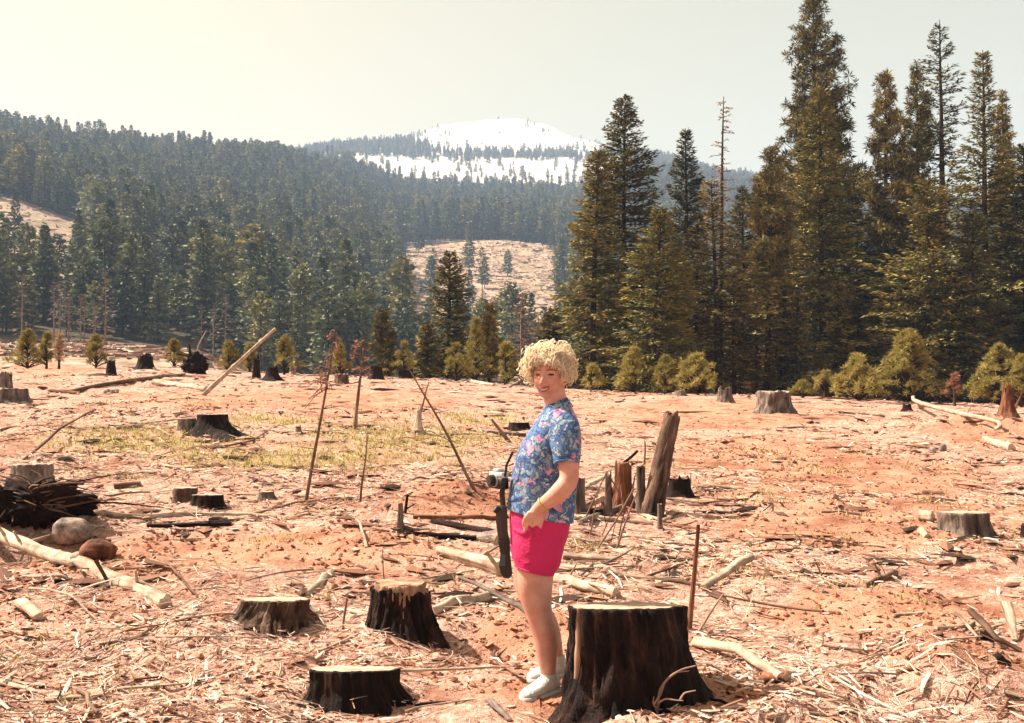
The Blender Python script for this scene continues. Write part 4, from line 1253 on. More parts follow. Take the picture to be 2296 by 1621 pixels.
log('dark chunk of rotten wood at the end of the pale peeled log', [(1712, 1530), (1768, 1526)], 26, 22, 'redwood', 64, name="wood_block", cat="wood block", rough=0.5)
log('reddish bark chunk in the middle of the right foreground', [(1922, 1432), (1952, 1424)], 12, 9, 'redwood', 65, name="bark_piece", cat="bark")
log('white slab of wood at the bottom right corner', [(2250, 1556), (2288, 1566)], 18, 14, 'bleach', 66, flat=0.5, name="split_board", cat="split wood")
log('pale flat boards in the dirt at the bottom right of the largest stump', [(1810, 1604), (1960, 1618)], 16, 12, 'bleach', 67, flat=0.4, name="split_board", cat="split wood")
log('dark stick in the dirt right of the largest stump base', [(1590, 1570), (1652, 1592)], 9, 6, 'burnt', 68, name="charred_branch", cat="branch")
log('pale root curling out right of the largest stump', [(1608, 1528), (1650, 1510)], 10, 6, 'bleach', 69, name="fallen_branch", cat="branch")
log('charred lump in the hollow under the whitish sagging log', [(470, 1172), (510, 1170)], 14, 12, 'char', 70, name="charred_branch", cat="branch")

tall_sapling = pole('tall leaning dead sapling with rust red tangle of twigs at its tip', (687, 1124), (752, 738), 9, 3, 'brownlog', 1, name="dead_sapling", cat="dead sapling", twigs=14, amp=0.006)
pole('thin stick standing in the grass right of the tall leaning sapling', (809, 1124), (823, 972), 6, 2.5, 'brownlog', 2, name="dead_sapling", cat="dead sapling", twigs=3)
pole('dark pole leaning left across the view beside the camera', (1064, 1100), (920, 832), 9, 3, 'brownlog', 3, name="dead_pole", twigs=5, amp=0.008)
pole('thin stick rising from the pale pointed stub', (936, 960), (962, 856), 5, 2.5, 'brownlog', 4, twigs=4)
pole('long pale pole leaning up to the right, longer of the crossed pair', (455, 886), (617, 737), 11, 7, 'bleach', 5, amp=0.004, dy=1.5)
pole('short brown pole leaning left against the long pale pole', (640, 824), (568, 790), 7, 5, 'brownlog', 6, amp=0.01)
pole('slim upright stake standing right behind the largest stump', (1545, 1420), (1566, 1176), 13, 8, 'redwood', 7, amp=0.004, name="stake", cat="stake")
pole('bleached twig fork beside the upright stake', (1562, 1424), (1622, 1332), 7, 3, 'bleach', 8, twigs=2, name="twig", cat="twig")
pole('thin stick standing in the bare dirt above the split stump', (862, 1306), (858, 1232), 3.5, 2, 'brownlog', 9, name="twig", cat="twig")
pole('thin stick standing between the wide stump and the split stump', (770, 1412), (778, 1342), 6, 5, 'brownlog', 10, name="twig", cat="twig")
pole('brown stick leaning out of the long bleached log', (246, 1314), (214, 1256), 9, 8, 'brownlog', 11, name="twig", cat="twig")
pole('short brown stick leaning left of the flat black stump', (1140, 990), (1102, 940), 11, 5, 'brownlog', 12, name="twig", cat="twig")
pole('tall slim stick behind the leaning snag', (1436, 1100), (1446, 990), 6, 4, 'redwood', 13, name="twig", cat="twig")
pole('crooked dark stick standing above the rotten reddish stump', (1382, 1050), (1430, 1010), 9, 6, 'char', 14, name="twig", cat="twig")
pole('thin twig leaning before the grey slab behind the woman', (1312, 1170), (1362, 1056), 5, 3, 'brownlog', 15, name="twig", cat="twig")
pole('pale twig slanting before the rotten reddish stump', (1382, 1232), (1430, 1100), 6, 3, 'deadtwig', 16, name="twig", cat="twig")
pole('brown twig slanting below the rotten reddish stump', (1340, 1230), (1420, 1096), 5, 3, 'deadtwig', 17, name="twig", cat="twig")
pole('thin upright twig near the right end of the dark rotting stump', (1548, 1110), (1549, 1060), 4, 2, 'brownlog', 18, name="twig", cat="twig")
pole('forked grey snag rising from the debris left of the level black log', (900, 1198), (897, 1128), 22, 12, 'greybark', 19, name="broken_snag", cat="snag", twigs=3, amp=0.05)
pole('charred stick standing behind the forked grey snag', (908, 1150), (914, 1108), 8, 6, 'char', 20, name="twig", cat="twig", twigs=2)
pole('short stick leaning right on the edge of the root mass', (148, 1160), (174, 1120), 9, 7, 'brownlog', 21, name="twig", cat="twig")
pole('pale crooked snag at the front of the far forest above the crest', (440, 800), (462, 742), 4, 2, 'bleach', 22, name="dead_pole", twigs=3, amp=0.04)
pole('dark stick leaning over the dirt left of the furrowed stump twig', (1846, 1300), (1828, 1260), 5, 3, 'brownlog', 23, name="twig", cat="twig")
pole('stick poking up from the dark log in the right clearing', (1976, 1296), (1960, 1262), 6, 4, 'brownlog', 24, name="twig", cat="twig")
pole('spike leaning right of the red splintered stump', (2274, 920), (2292, 878), 6, 3, 'redwood', 25, name="twig", cat="twig")

log('pale broken log under the splinters right of the woman', [(1296, 1148), (1352, 1122)], 16, 13, 'bleach', 71, stubs=2)
log('grey cracked log leaning into the splinter cluster', [(1300, 1176), (1400, 1140)], 12, 15, 'greybark', 72)
log('dark hollow log end at the foot of the splinter cluster', [(1318, 1156), (1356, 1160)], 18, 18, 'char', 73, cut='burnt')
log('short brown log before the short weathered peg', [(1400, 1172), (1462, 1176)], 8, 9, 'brownlog', 74)
log('pale curved root under the leaning snag', [(1440, 1158), (1490, 1172), (1510, 1160)], 9, 6, 'bleach', 75, name="fallen_branch", cat="branch", amp=0.05)
log('thin pale branch lying from the legs of the woman to the twigs', [(1264, 1214), (1350, 1222), (1440, 1206)], 7, 5, 'bleach', 76, name="fallen_branch", cat="branch")
log('grey branch crossing the pale logs right of the pink shorts', [(1300, 1300), (1420, 1250)], 6, 4, 'greybark', 77, name="fallen_branch", cat="branch", raise_end=(0.02, 0.06))
log('brown branch crossing before the largest stump toward the stake', [(1440, 1300), (1540, 1262)], 7, 5, 'brownlog', 78, name="fallen_branch", cat="branch")
log('red brown bark slab at the foot of the rotten stump', [(1404, 1142), (1432, 1150)], 12, 8, 'redwood', 79, flat=0.4, name="bark_piece", cat="bark")
pole('broken pale splinter standing before the rotten reddish stump', (1398, 1150), (1392, 1088), 9, 3, 'palewood', 30, name="splinter", cat="splinter")
pole('grey splinter leaning right from the rotten reddish stump', (1410, 1140), (1424, 1066), 8, 3, 'greybark', 31, name="splinter", cat="splinter")
pole('short dark splinter between the grey slab and the rotten stump', (1376, 1140), (1370, 1092), 9, 4, 'burnt', 32, name="splinter", cat="splinter")
pole('curved rusty twig arching over the splinter cluster', (1408, 1160), (1368, 1070), 4, 2, 'redwood', 33, name="twig", cat="twig", amp=0.08)
pole('long thin twig slanting right over the dark hollow log end', (1322, 1200), (1346, 1090), 4, 2, 'deadtwig', 34, name="twig", cat="twig", amp=0.05)
log('pale board thrown across the debris pile at the lower right', [(2120, 1436), (2226, 1428)], 9, 8, 'bleach', 80, flat=0.4, name="split_board", cat="split wood")
log('crooked pale root at the lower right debris pile', [(2140, 1398), (2172, 1420), (2196, 1436)], 9, 6, 'bleach', 81, name="fallen_branch", cat="branch", amp=0.06, raise_end=(0.05, 0))
log('black rotten chunk inside the lower right debris pile', [(2196, 1430), (2236, 1436)], 18, 14, 'burnt', 82, name="bark_piece", cat="bark")
log('short pale stick between bottom mound and picture edge', [(2094, 1552), (2120, 1590)], 7, 5, 'bleach', 83, name="fallen_branch", cat="branch")
log('dark root poking from the bottom right mound', [(2010, 1512), (2066, 1504)], 11, 8, 'redwood', 84, name="charred_branch", cat="branch")
log('charred stick lying beside the shadow of the low stump', [(930, 1582), (1040, 1572)], 8, 5, 'burnt', 85, name="charred_branch", cat="branch")
log('pale twig bundle stick lying left of the wide grooved stump', [(404, 1368), (500, 1402)], 7, 4, 'bleach', 86, name="fallen_branch", cat="branch")
log('dark rotten clump left of the wide grooved stump', [(478, 1386), (508, 1392)], 18, 14, 'redwood', 87, name="bark_piece", cat="bark")
log('brown bark slab lying in the left foreground', [(300, 1528), (362, 1520)], 13, 10, 'redwood', 88, flat=0.4, name="bark_piece", cat="bark")
log('dark log piece half buried below the whitish sagging log', [(640, 1168), (720, 1160)], 8, 6, 'brownlog', 89)
log('thin dark branch on the grass edge below the short grey stump', [(466, 1010), (560, 990), (600, 968)], 5, 3, 'brownlog', 90, name="fallen_branch", cat="branch")
log('brown log lying level across the slope left of the crossed poles', [(110, 878), (176, 884)], 8, 8, 'redwood', 91)
log('dark stick lying level on the left slope under the crest', [(0, 966), (120, 956), (236, 962)], 5, 3, 'brownlog', 92, name="fallen_branch", cat="branch")


# rusty dead saplings
def rusty(u, vb, vt, wpx, label, seed, r0=0.028, **kw):
    p = gpt(u, vb)
    return dead_tree(u, vt, p[1], wpx, label, seed, mat='brownlog', r0=r0, name="dead_sapling", **kw)


rusty(797, 962, 758, 30, 'dead sapling with a rust red needled top right of the tall leaning one', 310, base=0.5, nbr=30, needle_n=0.45, nsz=0.075, lean=14, zneed=(0.55, 1))
def rusty_top(ob, P, seed):
    g = rng(seed); br = MB(); C = []; D = []
    for k in range(30):
        f = g.uniform(0.66, 1.0); c = P[0] + (P[-1] - P[0]) * f; a = g.uniform(0, 6.28); L = g.uniform(0.10, 0.30) * (1.15 - f) * 1.6
        d = np.array([math.cos(a), math.sin(a), g.uniform(-0.9, 0.1)])
        p1 = c + d * L; tube(br, [c, c + d * L * 0.5 + [0, 0, 0.03], p1], [0.006, 0.005, 0.003], 4, caps=False)
        for j in range(6):
            C.append(c + d * L * g.uniform(0.3, 1)); D.append(d + g.normal(0, 0.6, 3))
    br.build("twigs", M['deadtwig'], ob)
    cb = MB(); n = len(C); cards(cb, np.array(C), np.array(D), g.normal(size=(n, 3)), g.uniform(0.03, 0.06, n), g.uniform(0.008, 0.018, n), np.clip(g.normal(0.5, 0.2, n), 0, 1))
    cb.build("dead_needles", M['rust'], ob, False)


rusty_top(*tall_sapling, 311)

# leaning broken snag
def snag(label, base, top, w0, w1, seed, mat='bark'):
    p0 = gpt(*base); p1 = at_depth(top[0], top[1], p0[1] + 0.25)
    L = np.linalg.norm(p1 - p0); r0 = w0 / 2 * px(p0[1]); r1 = w1 / 2 * px(p0[1])
    (V, q, T), (V2, q2, T2) = stump_mesh(r1, r0, L * 0.93, seed, jag=0.11, jagk=1.2, ridge=0.12, flare=0.1, nth=40, nz=16, kr=10, below=0.1, taper=1.1, lump=0.1)
    t = thing("leaning_snag", label, "snag", p0)
    t.rotation_euler = Vector(p1 - p0).to_track_quat('Z', 'Y').to_euler()
    mb = MB(); mb.add(V, q, T); mb.build("bark", M[mat], t)
    mb = MB(); mb.add(V2, q2, T2); mb.build("heartwood", M['redwood'], t)


snag('leaning broken snag with reddish splintered tip behind the woman on the right', (1462, 1150), (1511, 912), 46, 34, 71)


# ------------------------------------------------------------------ upturned roots, root wads, rocks
def blob(c, rx, ry, rz, seed, amp=0.25, k=3.0, nu=26, nv=16):
    th = np.linspace(0, 2 * np.pi, nu, endpoint=False); ph = np.linspace(0.02, np.pi - 0.02, nv)
    X = np.sin(ph)[:, None] * np.cos(th); Y = np.sin(ph)[:, None] * np.sin(th); Z = np.cos(ph)[:, None] * np.ones(nu)
    d = 1 + amp * (fbm(X * k + 3 + seed, Y * k + Z * k * 1.3, 4, seed) + 0.5 * fbm(Z * k * 2 + seed, X * k * 2 + Y, 3, seed + 1))
    V = np.stack([X * rx * d, Y * ry * d, Z * rz * d], -1).reshape(-1, 3) + np.asarray(c)
    i = np.arange(nv - 1)[:, None] * nu; j = np.arange(nu)[None]; kk = (j + 1) % nu
    q = np.stack([i + j, i + nu + j, i + nu + kk, i + kk], -1).reshape(-1, 4)
    return V, q


def root_mass(label, u, vb, wpx, hpx, seed, name="upturned_roots", nroot=46, mat='burnt', rmat='redwood', spikes=()):
    p = gpt(u, vb); s = px(p[1]); w = wpx / 2 * s; h = hpx * s
    g = rng(seed)
    c = p + np.array([0, w * 0.6, 0])
    c[2] = gz(c[0], c[1])
    t = thing(name, label, "root mass", c)
    mb = MB(); mb.add(*blob((0, 0, h * 0.35), w * 0.86, w * 0.55, h * 0.55, seed, 0.7, 3.2, 64, 40))
    mb.build("soil_core", M[mat], t)
    for k in range(nroot):
        a = g.uniform(-np.pi, 0.3); e = g.uniform(0.0, 1.35)
        d = np.array([math.cos(a) * math.cos(e), math.sin(a) * math.cos(e) * 0.7, math.sin(e)])
        p0 = d * np.array([w * 0.7, w * 0.5, h * 0.5]) + [0, 0, h * 0.3]
        tang = np.array([(-d[1] + g.normal(0, 0.9)) * 1.3, d[0], g.normal(0.0, 0.3)])
        L = w * g.uniform(0.35, 0.9)
        p1 = p0 + d * L * 0.25 + tang * L * 0.5; p2 = p0 + d * L * 0.35 + tang * L + [0, 0, -0.15 * L]
        for q in (p1, p2): q[2] = max(q[2], 0.02)
        r = s * g.uniform(1.2, 4.0)
        m = MB(); tube(m, [p0 * 0.8, p0, (p0 + p1) / 2 + d * L * 0.06, p1, p2], [r, r, r * 0.9, r * 0.7, r * 0.3], 6, rough=0.25, seed=k)
        m.build("root", M[rmat if g.random() < 0.7 else mat], t)
    for k, (du, dv, r) in enumerate(spikes):
        m = MB(); tube(m, bend([du * s * 0.5, -0.1 * w, h * 0.4], [du * s, -0.1 * w, dv * s], 6, 0.05, k), np.linspace(r * s, r * s * 0.25, 6), 7, rough=0.3, seed=k)
        m.build("root_spike", M[mat], t)
    return t


root_mass('large upturned mass of charred roots at the left edge', 62, 1214, 205, 92, 81, nroot=110, rmat='brownlog')
root_mass('black root wad with upright spikes on the crest', 432, 838, 62, 42, 82, name="root_wad", nroot=18, rmat='burnt', spikes=((-14, 64, 6), (6, 48, 9), (22, 30, 6)))


def rock_mat():
    m, nt, bs = new_mat("speckled_grey_rock")
    t = attr(nt, "tex")
    n = noise(nt, t, 7, 6, 0.75)
    col = ramp(nt, n, [(0.36, (0.10, 0.085, 0.085)), (0.47, (0.30, 0.23, 0.20)), (0.56, (0.52, 0.38, 0.30)), (0.7, (0.62, 0.48, 0.38))])
    finish(nt, bs, col, 0.9, bump(nt, noise(nt, t, 22, 5, 0.7), 0.6, 0.02))
    return m


M['rock'] = rock_mat()


def rock(label, u, vb, wpx, hpx, seed, mat='rock'):
    p = gpt(u, vb); s = px(p[1]); w = wpx / 2 * s; h = hpx * s
    c = p + np.array([0, w * 0.6, 0]); c[2] = gz(c[0], c[1])
    mb = MB(); V, q = blob((0, 0, h * 0.42), w, w * 0.8, h * 0.62, seed, 0.16, 1.6, 32, 20); mb.add(V, q, V * 1.0 + seed)
    o = mb.build("boulder", M[mat]); o.location = c
    return tag(o, label, "rock")


rock('grey speckled boulder leaning against the root mass', 150, 1232, 82, 52, 83)
rock('reddish brown boulder right of the grey speckled one', 212, 1262, 84, 42, 84, 'redwood')
rock('small dark stone right of the pale boulders on the upper right slope', 2092, 1016, 20, 12, 85)
rock('small pale stone on the upper right slope', 2116, 1012, 18, 16, 86)
rock('small rough stone among the boulders by the root mass', 172, 1262, 40, 24, 87)


# branching dead twig plant in front of the largest stump
def twig_bush(label, base, strokes, mat='deadtwig', w=5, dy=-0.02):
    p0 = gpt(*base); mb = MB(); s = px(p0[1])
    for k, st in enumerate(strokes):
        P = [at_depth(u, v, p0[1] + dy * j - 0.03 * k % 0.1) - p0 for j, (u, v) in enumerate(st)]
        P = np.array(P)
        # smooth
        t = np.linspace(0, len(P) - 1, 4 * len(P)); Q = np.stack([np.interp(t, np.arange(len(P)), P[:, a]) for a in range(3)], -1)
        for _ in range(2): Q[1:-1] = (Q[:-2] + 2 * Q[1:-1] + Q[2:]) / 4
        w0 = w * (1 if k == 0 else 0.62) * s / 2
        tube(mb, Q, np.linspace(w0, w0 * 0.45, len(Q)), 6, rough=0.15, seed=k)
    o = mb.build("dead_shrub", M[mat]); o.location = p0
    return tag(o, label, "dead shrub")


twig_bush('pale dead twig with curling arms in front of the largest stump', (1474, 1600), [
    [(1474, 1604), (1476, 1575), (1480, 1545), (1500, 1518), (1530, 1500), (1560, 1493)], [(1480, 1560), (1490, 1530), (1512, 1508), (1545, 1504)],
    [(1478, 1575), (1492, 1566), (1515, 1570), (1532, 1571)], [(1524, 1570), (1534, 1553), (1560, 1548)], [(1473, 1590), (1464, 1578), (1466, 1562)], [(1466, 1580), (1478, 1560)]], w=8)
twig_bush('thin rusty twigs of a dead bush below the splinter cluster', (1385, 1215), [
    [(1385, 1220), (1392, 1180), (1404, 1130), (1412, 1090)], [(1370, 1215), (1380, 1170), (1402, 1110)], [(1350, 1200), (1372, 1150), (1390, 1100)], [(1360, 1180), (1350, 1130), (1372, 1080)]], 'redwood', 4)

# ------------------------------------------------------------------ single loose sticks
g = rng(91)
STICKS = []
for k in range(14):
    L = 1.0; n = 6
    P = bend([-0.5, 0, 0], [0.5, 0, 0], n, 0.05, 500 + k)
    mb = MB(); tube(mb, P, np.linspace(0.014, 0.007, n) * g.uniform(0.6, 1.3), 6, rough=0.2, seed=k, flat=g.uniform(0.6, 1))
    if k % 3 == 0:
        tube(mb, [P[3], P[3] + np.array([0.12, 0.1 * (-1) ** k, 0.05])], [0.009, 0.004], 5)
    STICKS.append(mb.mesh("loose_stick", M[('bleach', 'bleach', 'brownlog', 'bleach', 'greybark', 'bleach', 'redwood')[k % 7]]))
SL = {'bleach': 'bleached stick lying loose among the slash', 'brownlog': 'brown stick lying loose among the slash', 'greybark': 'grey stick lying loose among the slash', 'redwood': 'reddish stick lying loose among the slash'}
made = 0
while made < 220:
    lr = g.uniform(math.log(4.6), math.log(34)); r = math.exp(lr); t = g.uniform(-0.47, 0.47)
    x, y = r * t, r
    b = float(patches(np.array([x]), np.array([y]), BARE)[0])
    if g.random() < b * 1.1: continue
    k = int(g.integers(0, 14))
    o = link("loose_stick", STICKS[k])
    sc = (0.2 + 0.6 * g.random() ** 1.6) * (1 + r / 40)
    if 1150 < u_of_t(t) < 1330 and r < 5.6: continue
    a = g.uniform(0, 6.28); dx, dy = math.cos(a) * sc / 2, math.sin(a) * sc / 2
    z0 = gz(x - dx, y - dy); z1 = gz(x + dx, y + dy)
    o.scale = (sc, max(sc, 0.5), max(sc, 0.5))
    o.location = (x, y, max((z0 + z1) / 2, gz(x, y)) + 0.008)
    o.rotation_euler = (0, -math.atan2(z1 - z0, sc) + g.normal(0, 0.05), a)
    mname = ('bleach', 'bleach', 'brownlog', 'bleach', 'greybark', 'bleach', 'redwood')[k % 7]
    tag(o, SL[mname], "stick", "loose sticks scattered over the clearing")
    made += 1
# ------------------------------------------------------------------ ground litter, clods, grass (nobody could count these)
def litter_mat():
    m, nt, bs = new_mat("mixed_wood_litter")
    t = attr(nt, "tint", 'Fac')
    col = ramp(nt, t, [(0.0, (0.05, 0.03, 0.022)), (0.2, (0.22, 0.10, 0.065)), (0.42, (0.44, 0.235, 0.155)), (0.62, (0.68, 0.455, 0.36)), (0.85, (0.82, 0.64, 0.53)), (1.0, (0.90, 0.77, 0.66))])
    finish(nt, bs, col, 0.9, None, 0.15)
    return m


def clod_mat():
    m, nt, bs = new_mat("red_dirt_clods")
    t = attr(nt, "tint", 'Fac')
    col = ramp(nt, t, [(0.0, (0.08, 0.035, 0.022)), (0.4, (0.36, 0.145, 0.085)), (1.0, (0.62, 0.31, 0.185))])
    finish(nt, bs, col, 0.95, None, 0.1)
    return m


M['litter'] = litter_mat(); M['clod'] = clod_mat()


def scatter(n, r0, r1, g, half=0.50):
    r = np.exp(g.uniform(math.log(r0), math.log(r1), n)); t = g.uniform(-half, half, n)
    return r * t, r


def litter(n, seed, r0, r1, dark=(0.08, 0.20, 0.36, 0.36), thick=1.0):
    g = rng(seed)
    x, y = scatter(n, r0, r1, g)
    bare = patches(x, y, BARE); green = patches(x, y, GREEN)
    clump = fbm(x * 0.8, y * 0.8, 3, 61)
    keep = g.random(n) > np.clip(bare * 1.05 + 0.25 - clump * 1.5 + green * 0.5, 0.02, 0.97)
    x, y = x[keep], y[keep]; n = len(x)
    r = y
    sc = 0.75 + r / 30
    L = g.lognormal(-2.7, 0.62, n).clip(0.02, 0.5) * sc ** 0.75
    R = (0.0015 + 0.0055 * g.random(n) ** 3.0) * sc ** 0.8 * thick
    a = g.uniform(0, 2 * np.pi, n)
    D = np.stack([np.cos(a), np.sin(a)], -1)
    zc = ground_h(x, y)
    z0 = ground_h(x - D[:, 0] * L / 2, y - D[:, 1] * L / 2); z1 = ground_h(x + D[:, 0] * L / 2, y + D[:, 1] * L / 2)
    lift = np.abs(g.normal(0, 0.018, n)) * np.minimum(sc, 1.5); tilt = g.normal(0, 0.10, n) * L
    mid = np.maximum((z0 + z1) / 2, zc) + lift + R
    bx = g.normal(0, 0.045, n) * L
    px_, py_ = -D[:, 1], D[:, 0]
    P0 = np.stack([x - D[:, 0] * L / 2, y - D[:, 1] * L / 2, z0 + R + lift - tilt / 2], -1)
    P1 = np.stack([x + px_ * bx, y + py_ * bx, mid], -1)
    P2 = np.stack([x + D[:, 0] * L / 2, y + D[:, 1] * L / 2, z1 + R + lift + tilt / 2], -1)
    S = np.stack([px_, py_, 0 * px_], -1); U = np.tile([0, 0, 1.0], (n, 1))
    flat = g.choice([0.35, 0.9], n, p=[0.3, 0.7])
    V = []
    for P, w in ((P0, 0.75), (P1, 1.0), (P2, 0.55)):
        for ang in (np.pi / 2, np.pi * 7 / 6, np.pi * 11 / 6):
            V.append(P + S * (np.cos(ang) * R * w)[:, None] * np.where(flat < 0.5, 2.0, 1.0)[:, None] + U * (np.sin(ang) * R * w * flat)[:, None])
    V = np.stack(V, 1)
    base = np.arange(n)[:, None] * 9
    qs = []
    for s in (0, 3):
        for j in range(3):
            k = (j + 1) % 3
            qs.append(base + np.array([[s + j, s + k, s + 3 + k, s + 3 + j]]))
    q = np.concatenate(qs)
    tint = np.clip(g.choice([0.12, 0.42, 0.65, 0.85], n, p=dark) + g.normal(0, 0.09, n), 0, 1)
    mb = MB(); mb.add(V.reshape(-1, 3), q, None, np.repeat(tint, 9))
    return mb


tag(litter(29000, 71, 3.2, 14).build("twig_litter", M['litter'], None, False), 'pale broken twigs and splinters strewn thickly over the ground', 'twigs', kind='stuff')
tag(litter(24000, 72, 12, 56, (0.28, 0.22, 0.28, 0.22), 1.5).build("slash_litter", M['litter'], None, False), 'broken branches and slash strewn over the farther clearing', 'slash', kind='stuff')

ICO_V = np.array([[0, 0, 1], [1, 0, 0], [0, 1, 0], [-1, 0, 0], [0, -1, 0], [0, 0, -1]], float)
ICO_F = np.array([[0, 1, 2], [0, 2, 3], [0, 3, 4], [0, 4, 1], [5, 2, 1], [5, 3, 2], [5, 4, 3], [5, 1, 4]])


def lumps(n, seed, r0, r1, size, flat, tints, barepref, elong=1.0):
    g = rng(seed)
    x, y = scatter(n, r0, r1, g)
    bare = patches(x, y, BARE)
    clump = fbm(x * 1.1, y * 1.1, 3, 67)
    keep = g.random(n) < np.clip(0.35 + barepref * (bare - 0.3) + clump * 0.8, 0.03, 1)
    x, y = x[keep], y[keep]; n = len(x)
    s = size * np.minimum(g.lognormal(0, 0.5, n), 2.2) * (0.7 + y / 30)
    z = ground_h(x, y)
    V = ICO_V[None] * (1 + g.normal(0, 0.28, (n, 6, 1))) * np.stack([g.uniform(0.6, 1.6, n) * g.uniform(1, elong, n), g.uniform(0.6, 1.3, n), np.full(n, flat)], -1)[:, None, :]
    a = g.uniform(0, 6.28, n); c, sn = np.cos(a)[:, None], np.sin(a)[:, None]
    tx = g.normal(0, 0.35 if elong == 1.0 else 0.05, n)[:, None]
    V2 = np.stack([V[..., 0] * c - V[..., 1] * sn, V[..., 0] * sn + V[..., 1] * c, V[..., 2] + V[..., 0] * tx], -1) * s[:, None, None]
    V2 += np.stack([x, y, z + s * flat * 0.4], -1)[:, None]
    F = (ICO_F[None] + (np.arange(n) * 6)[:, None, None]).reshape(-1, 3)
    tint = np.clip(g.choice(tints, n) + g.normal(0, 0.12, n), 0, 1)
    mb = MB(); mb.add(V2.reshape(-1, 3), F, None, np.repeat(tint, 6))
    return mb


tag(lumps(44000, 81, 3.2, 26, 0.012, 0.6, [0.2, 0.5, 0.8], 0.6).build("dirt_clods", M['clod'], None, False), 'crumbled red dirt clods lying over the clearing', 'dirt', kind='stuff')
tag(lumps(40000, 82, 3.2, 40, 0.014, 0.16, [0.2, 0.42, 0.5, 0.62, 0.8], -0.4).build("wood_chips", M['litter'], None, False), 'flat wood chips and bark flakes covering the dirt', 'wood chips', kind='stuff')


tag(lumps(8500, 83, 7, 52, 0.026, 0.38, [0.05, 0.1, 0.2, 0.45], -0.5, 5.0).build("bark_debris", M['litter'], None, False), 'dark chunks of bark and rotten wood strewn over the clearing', 'bark debris', kind='stuff')


def grass(n, seed):
    g = rng(seed)
    V = []
    x, y = scatter(n * 9, 7, 26, g, 0.46)
    gr = patches(x, y, GREEN)
    clump = fbm(x * 1.6, y * 1.6, 3, 33)
    k = np.nonzero(g.random(len(x)) < np.clip(gr * 1.3 - 0.25 + clump * 0.9, 0, 1))[0][:n]
    x, y = x[k], y[k]
    for (u, v, m, sp) in ((1692, 1014, 60, 0.25), (1826, 1050, 70, 0.25), (1702, 1106, 40, 0.2), (1880, 1062, 30, 0.2), (230, 1560, 60, 0.12), (10, 1500, 70, 0.15), (1270, 880, 60, 0.8), (1350, 895, 50, 0.8)):
        p = gpt(u, v); x = np.concatenate([x, p[0] + g.normal(0, sp, m)]); y = np.concatenate([y, p[1] + g.normal(0, sp * 1.6, m)])
    n = len(x); z = ground_h(x, y)
    h = g.uniform(0.03, 0.10, n) * (0.7 + y / 40); a = g.uniform(0, 6.28, n)
    D = np.stack([np.cos(a) * 0.5, np.sin(a) * 0.5, np.ones(n)], -1)
    mb = MB(); cards(mb, np.stack([x, y, z - 0.01], -1), D, g.normal(size=(n, 3)), h, 0.007 + 0.0006 * y, np.clip(g.normal(0.5, 0.25, n), 0, 1))
    return mb


tag(grass(9000, 91).build("grass_patch", M['grass'], None, False), 'thin yellow green grass growing in patches across the clearing', 'grass', kind='stuff')

# slash lying in the far clearcuts
g = rng(95)
n = 5200
u_ = np.where(g.random(n) < 0.6, g.uniform(880, 1285, n), g.uniform(-60, 560, n)); r_ = np.where(u_ > 800, g.uniform(320, 705, n), np.where(g.random(n) < 0.5, g.uniform(108, 200, n), g.uniform(310, 492, n)))
x = r_ * (u_ - W0 / 2) / F0; y = r_
ok = zone_hill(x, y)[1] > 0.6
x, y = x[ok], y[ok]; n = len(x); z = ground_h(x, y)
a = g.uniform(0, 6.28, n); L = g.uniform(0.8, 4.5, n) * (0.4 + y / 700); R = g.uniform(0.06, 0.20, n) * (0.5 + y / 900)
D = np.stack([np.cos(a), np.sin(a), g.normal(0, 0.06, n)], -1) * (L / 2)[:, None]
C0 = np.stack([x, y, z + R], -1); S = np.stack([-np.sin(a), np.cos(a), 0 * a], -1) * R[:, None]; U = np.stack([0 * a, 0 * a, R * 1.2], -1)
V = np.stack([C0 - D - S - U, C0 - D + S - U, C0 - D + U, C0 + D - S - U, C0 + D + S - U, C0 + D + U], 1).reshape(-1, 3)
i6 = (np.arange(n) * 6)[:, None]
mb = MB(); mb.add(V, (np.concatenate([i6 + np.array([[0, 1, 4, 3]]), i6 + np.array([[1, 2, 5, 4]]), i6 + np.array([[2, 0, 3, 5]])]), np.concatenate([i6 + np.array([[0, 2, 1]]), i6 + np.array([[3, 4, 5]])])), None, np.repeat(g.choice([0.1, 0.25, 0.5, 0.8], n), 6))
tag(mb.build("far_slash", M['litter'], None, False), 'logs and slash strewn over the clearcuts on the far slopes', 'slash', kind='stuff')

# ------------------------------------------------------------------ air
zlo = -60.0
mb = MB()
X, Y0, Y1, Z0, Z1 = 3600.0, -3600.0, 3600.0, -1.0, 0.0
allz = []
for o in SC.objects:
    if o.name in ("ground", "forest_hillside", "snowy_mountain"):
        a = np.empty(len(o.data.vertices) * 3, np.float32); o.data.vertices.foreach_get("co", a); allz += [a[2::3].min(), a[2::3].max()]
Z0 = min(allz) - 1.0; Z1 = max(allz) + 35.0
v = [(sx * X, sy * 3600.0, sz) for sz in (Z0, Z1) for sx, sy in ((-1, -1), (1, -1), (1, 1), (-1, 1))]
mb.add(v, np.array([[0, 3, 2, 1], [4, 5, 6, 7], [0, 1, 5, 4], [1, 2, 6, 5], [2, 3, 7, 6], [3, 0, 4, 7]]))
hm = bpy.data.materials.new("pale_blue_air"); hm.use_nodes = True
nt = hm.node_tree
nt.nodes.remove(nt.nodes["Principled BSDF"])
pv = nt.nodes.new("ShaderNodeVolumePrincipled")
pv.inputs['Color'].default_value = (0.46, 0.65, 1.0, 1); pv.inputs['Density'].default_value = 0.00030
pv.inputs['Anisotropy'].default_value = 0.0
nt.links.new(pv.outputs[0], nt.nodes["Material Output"].inputs['Volume'])
tag(mb.build("haze", hm), kind='stuff')
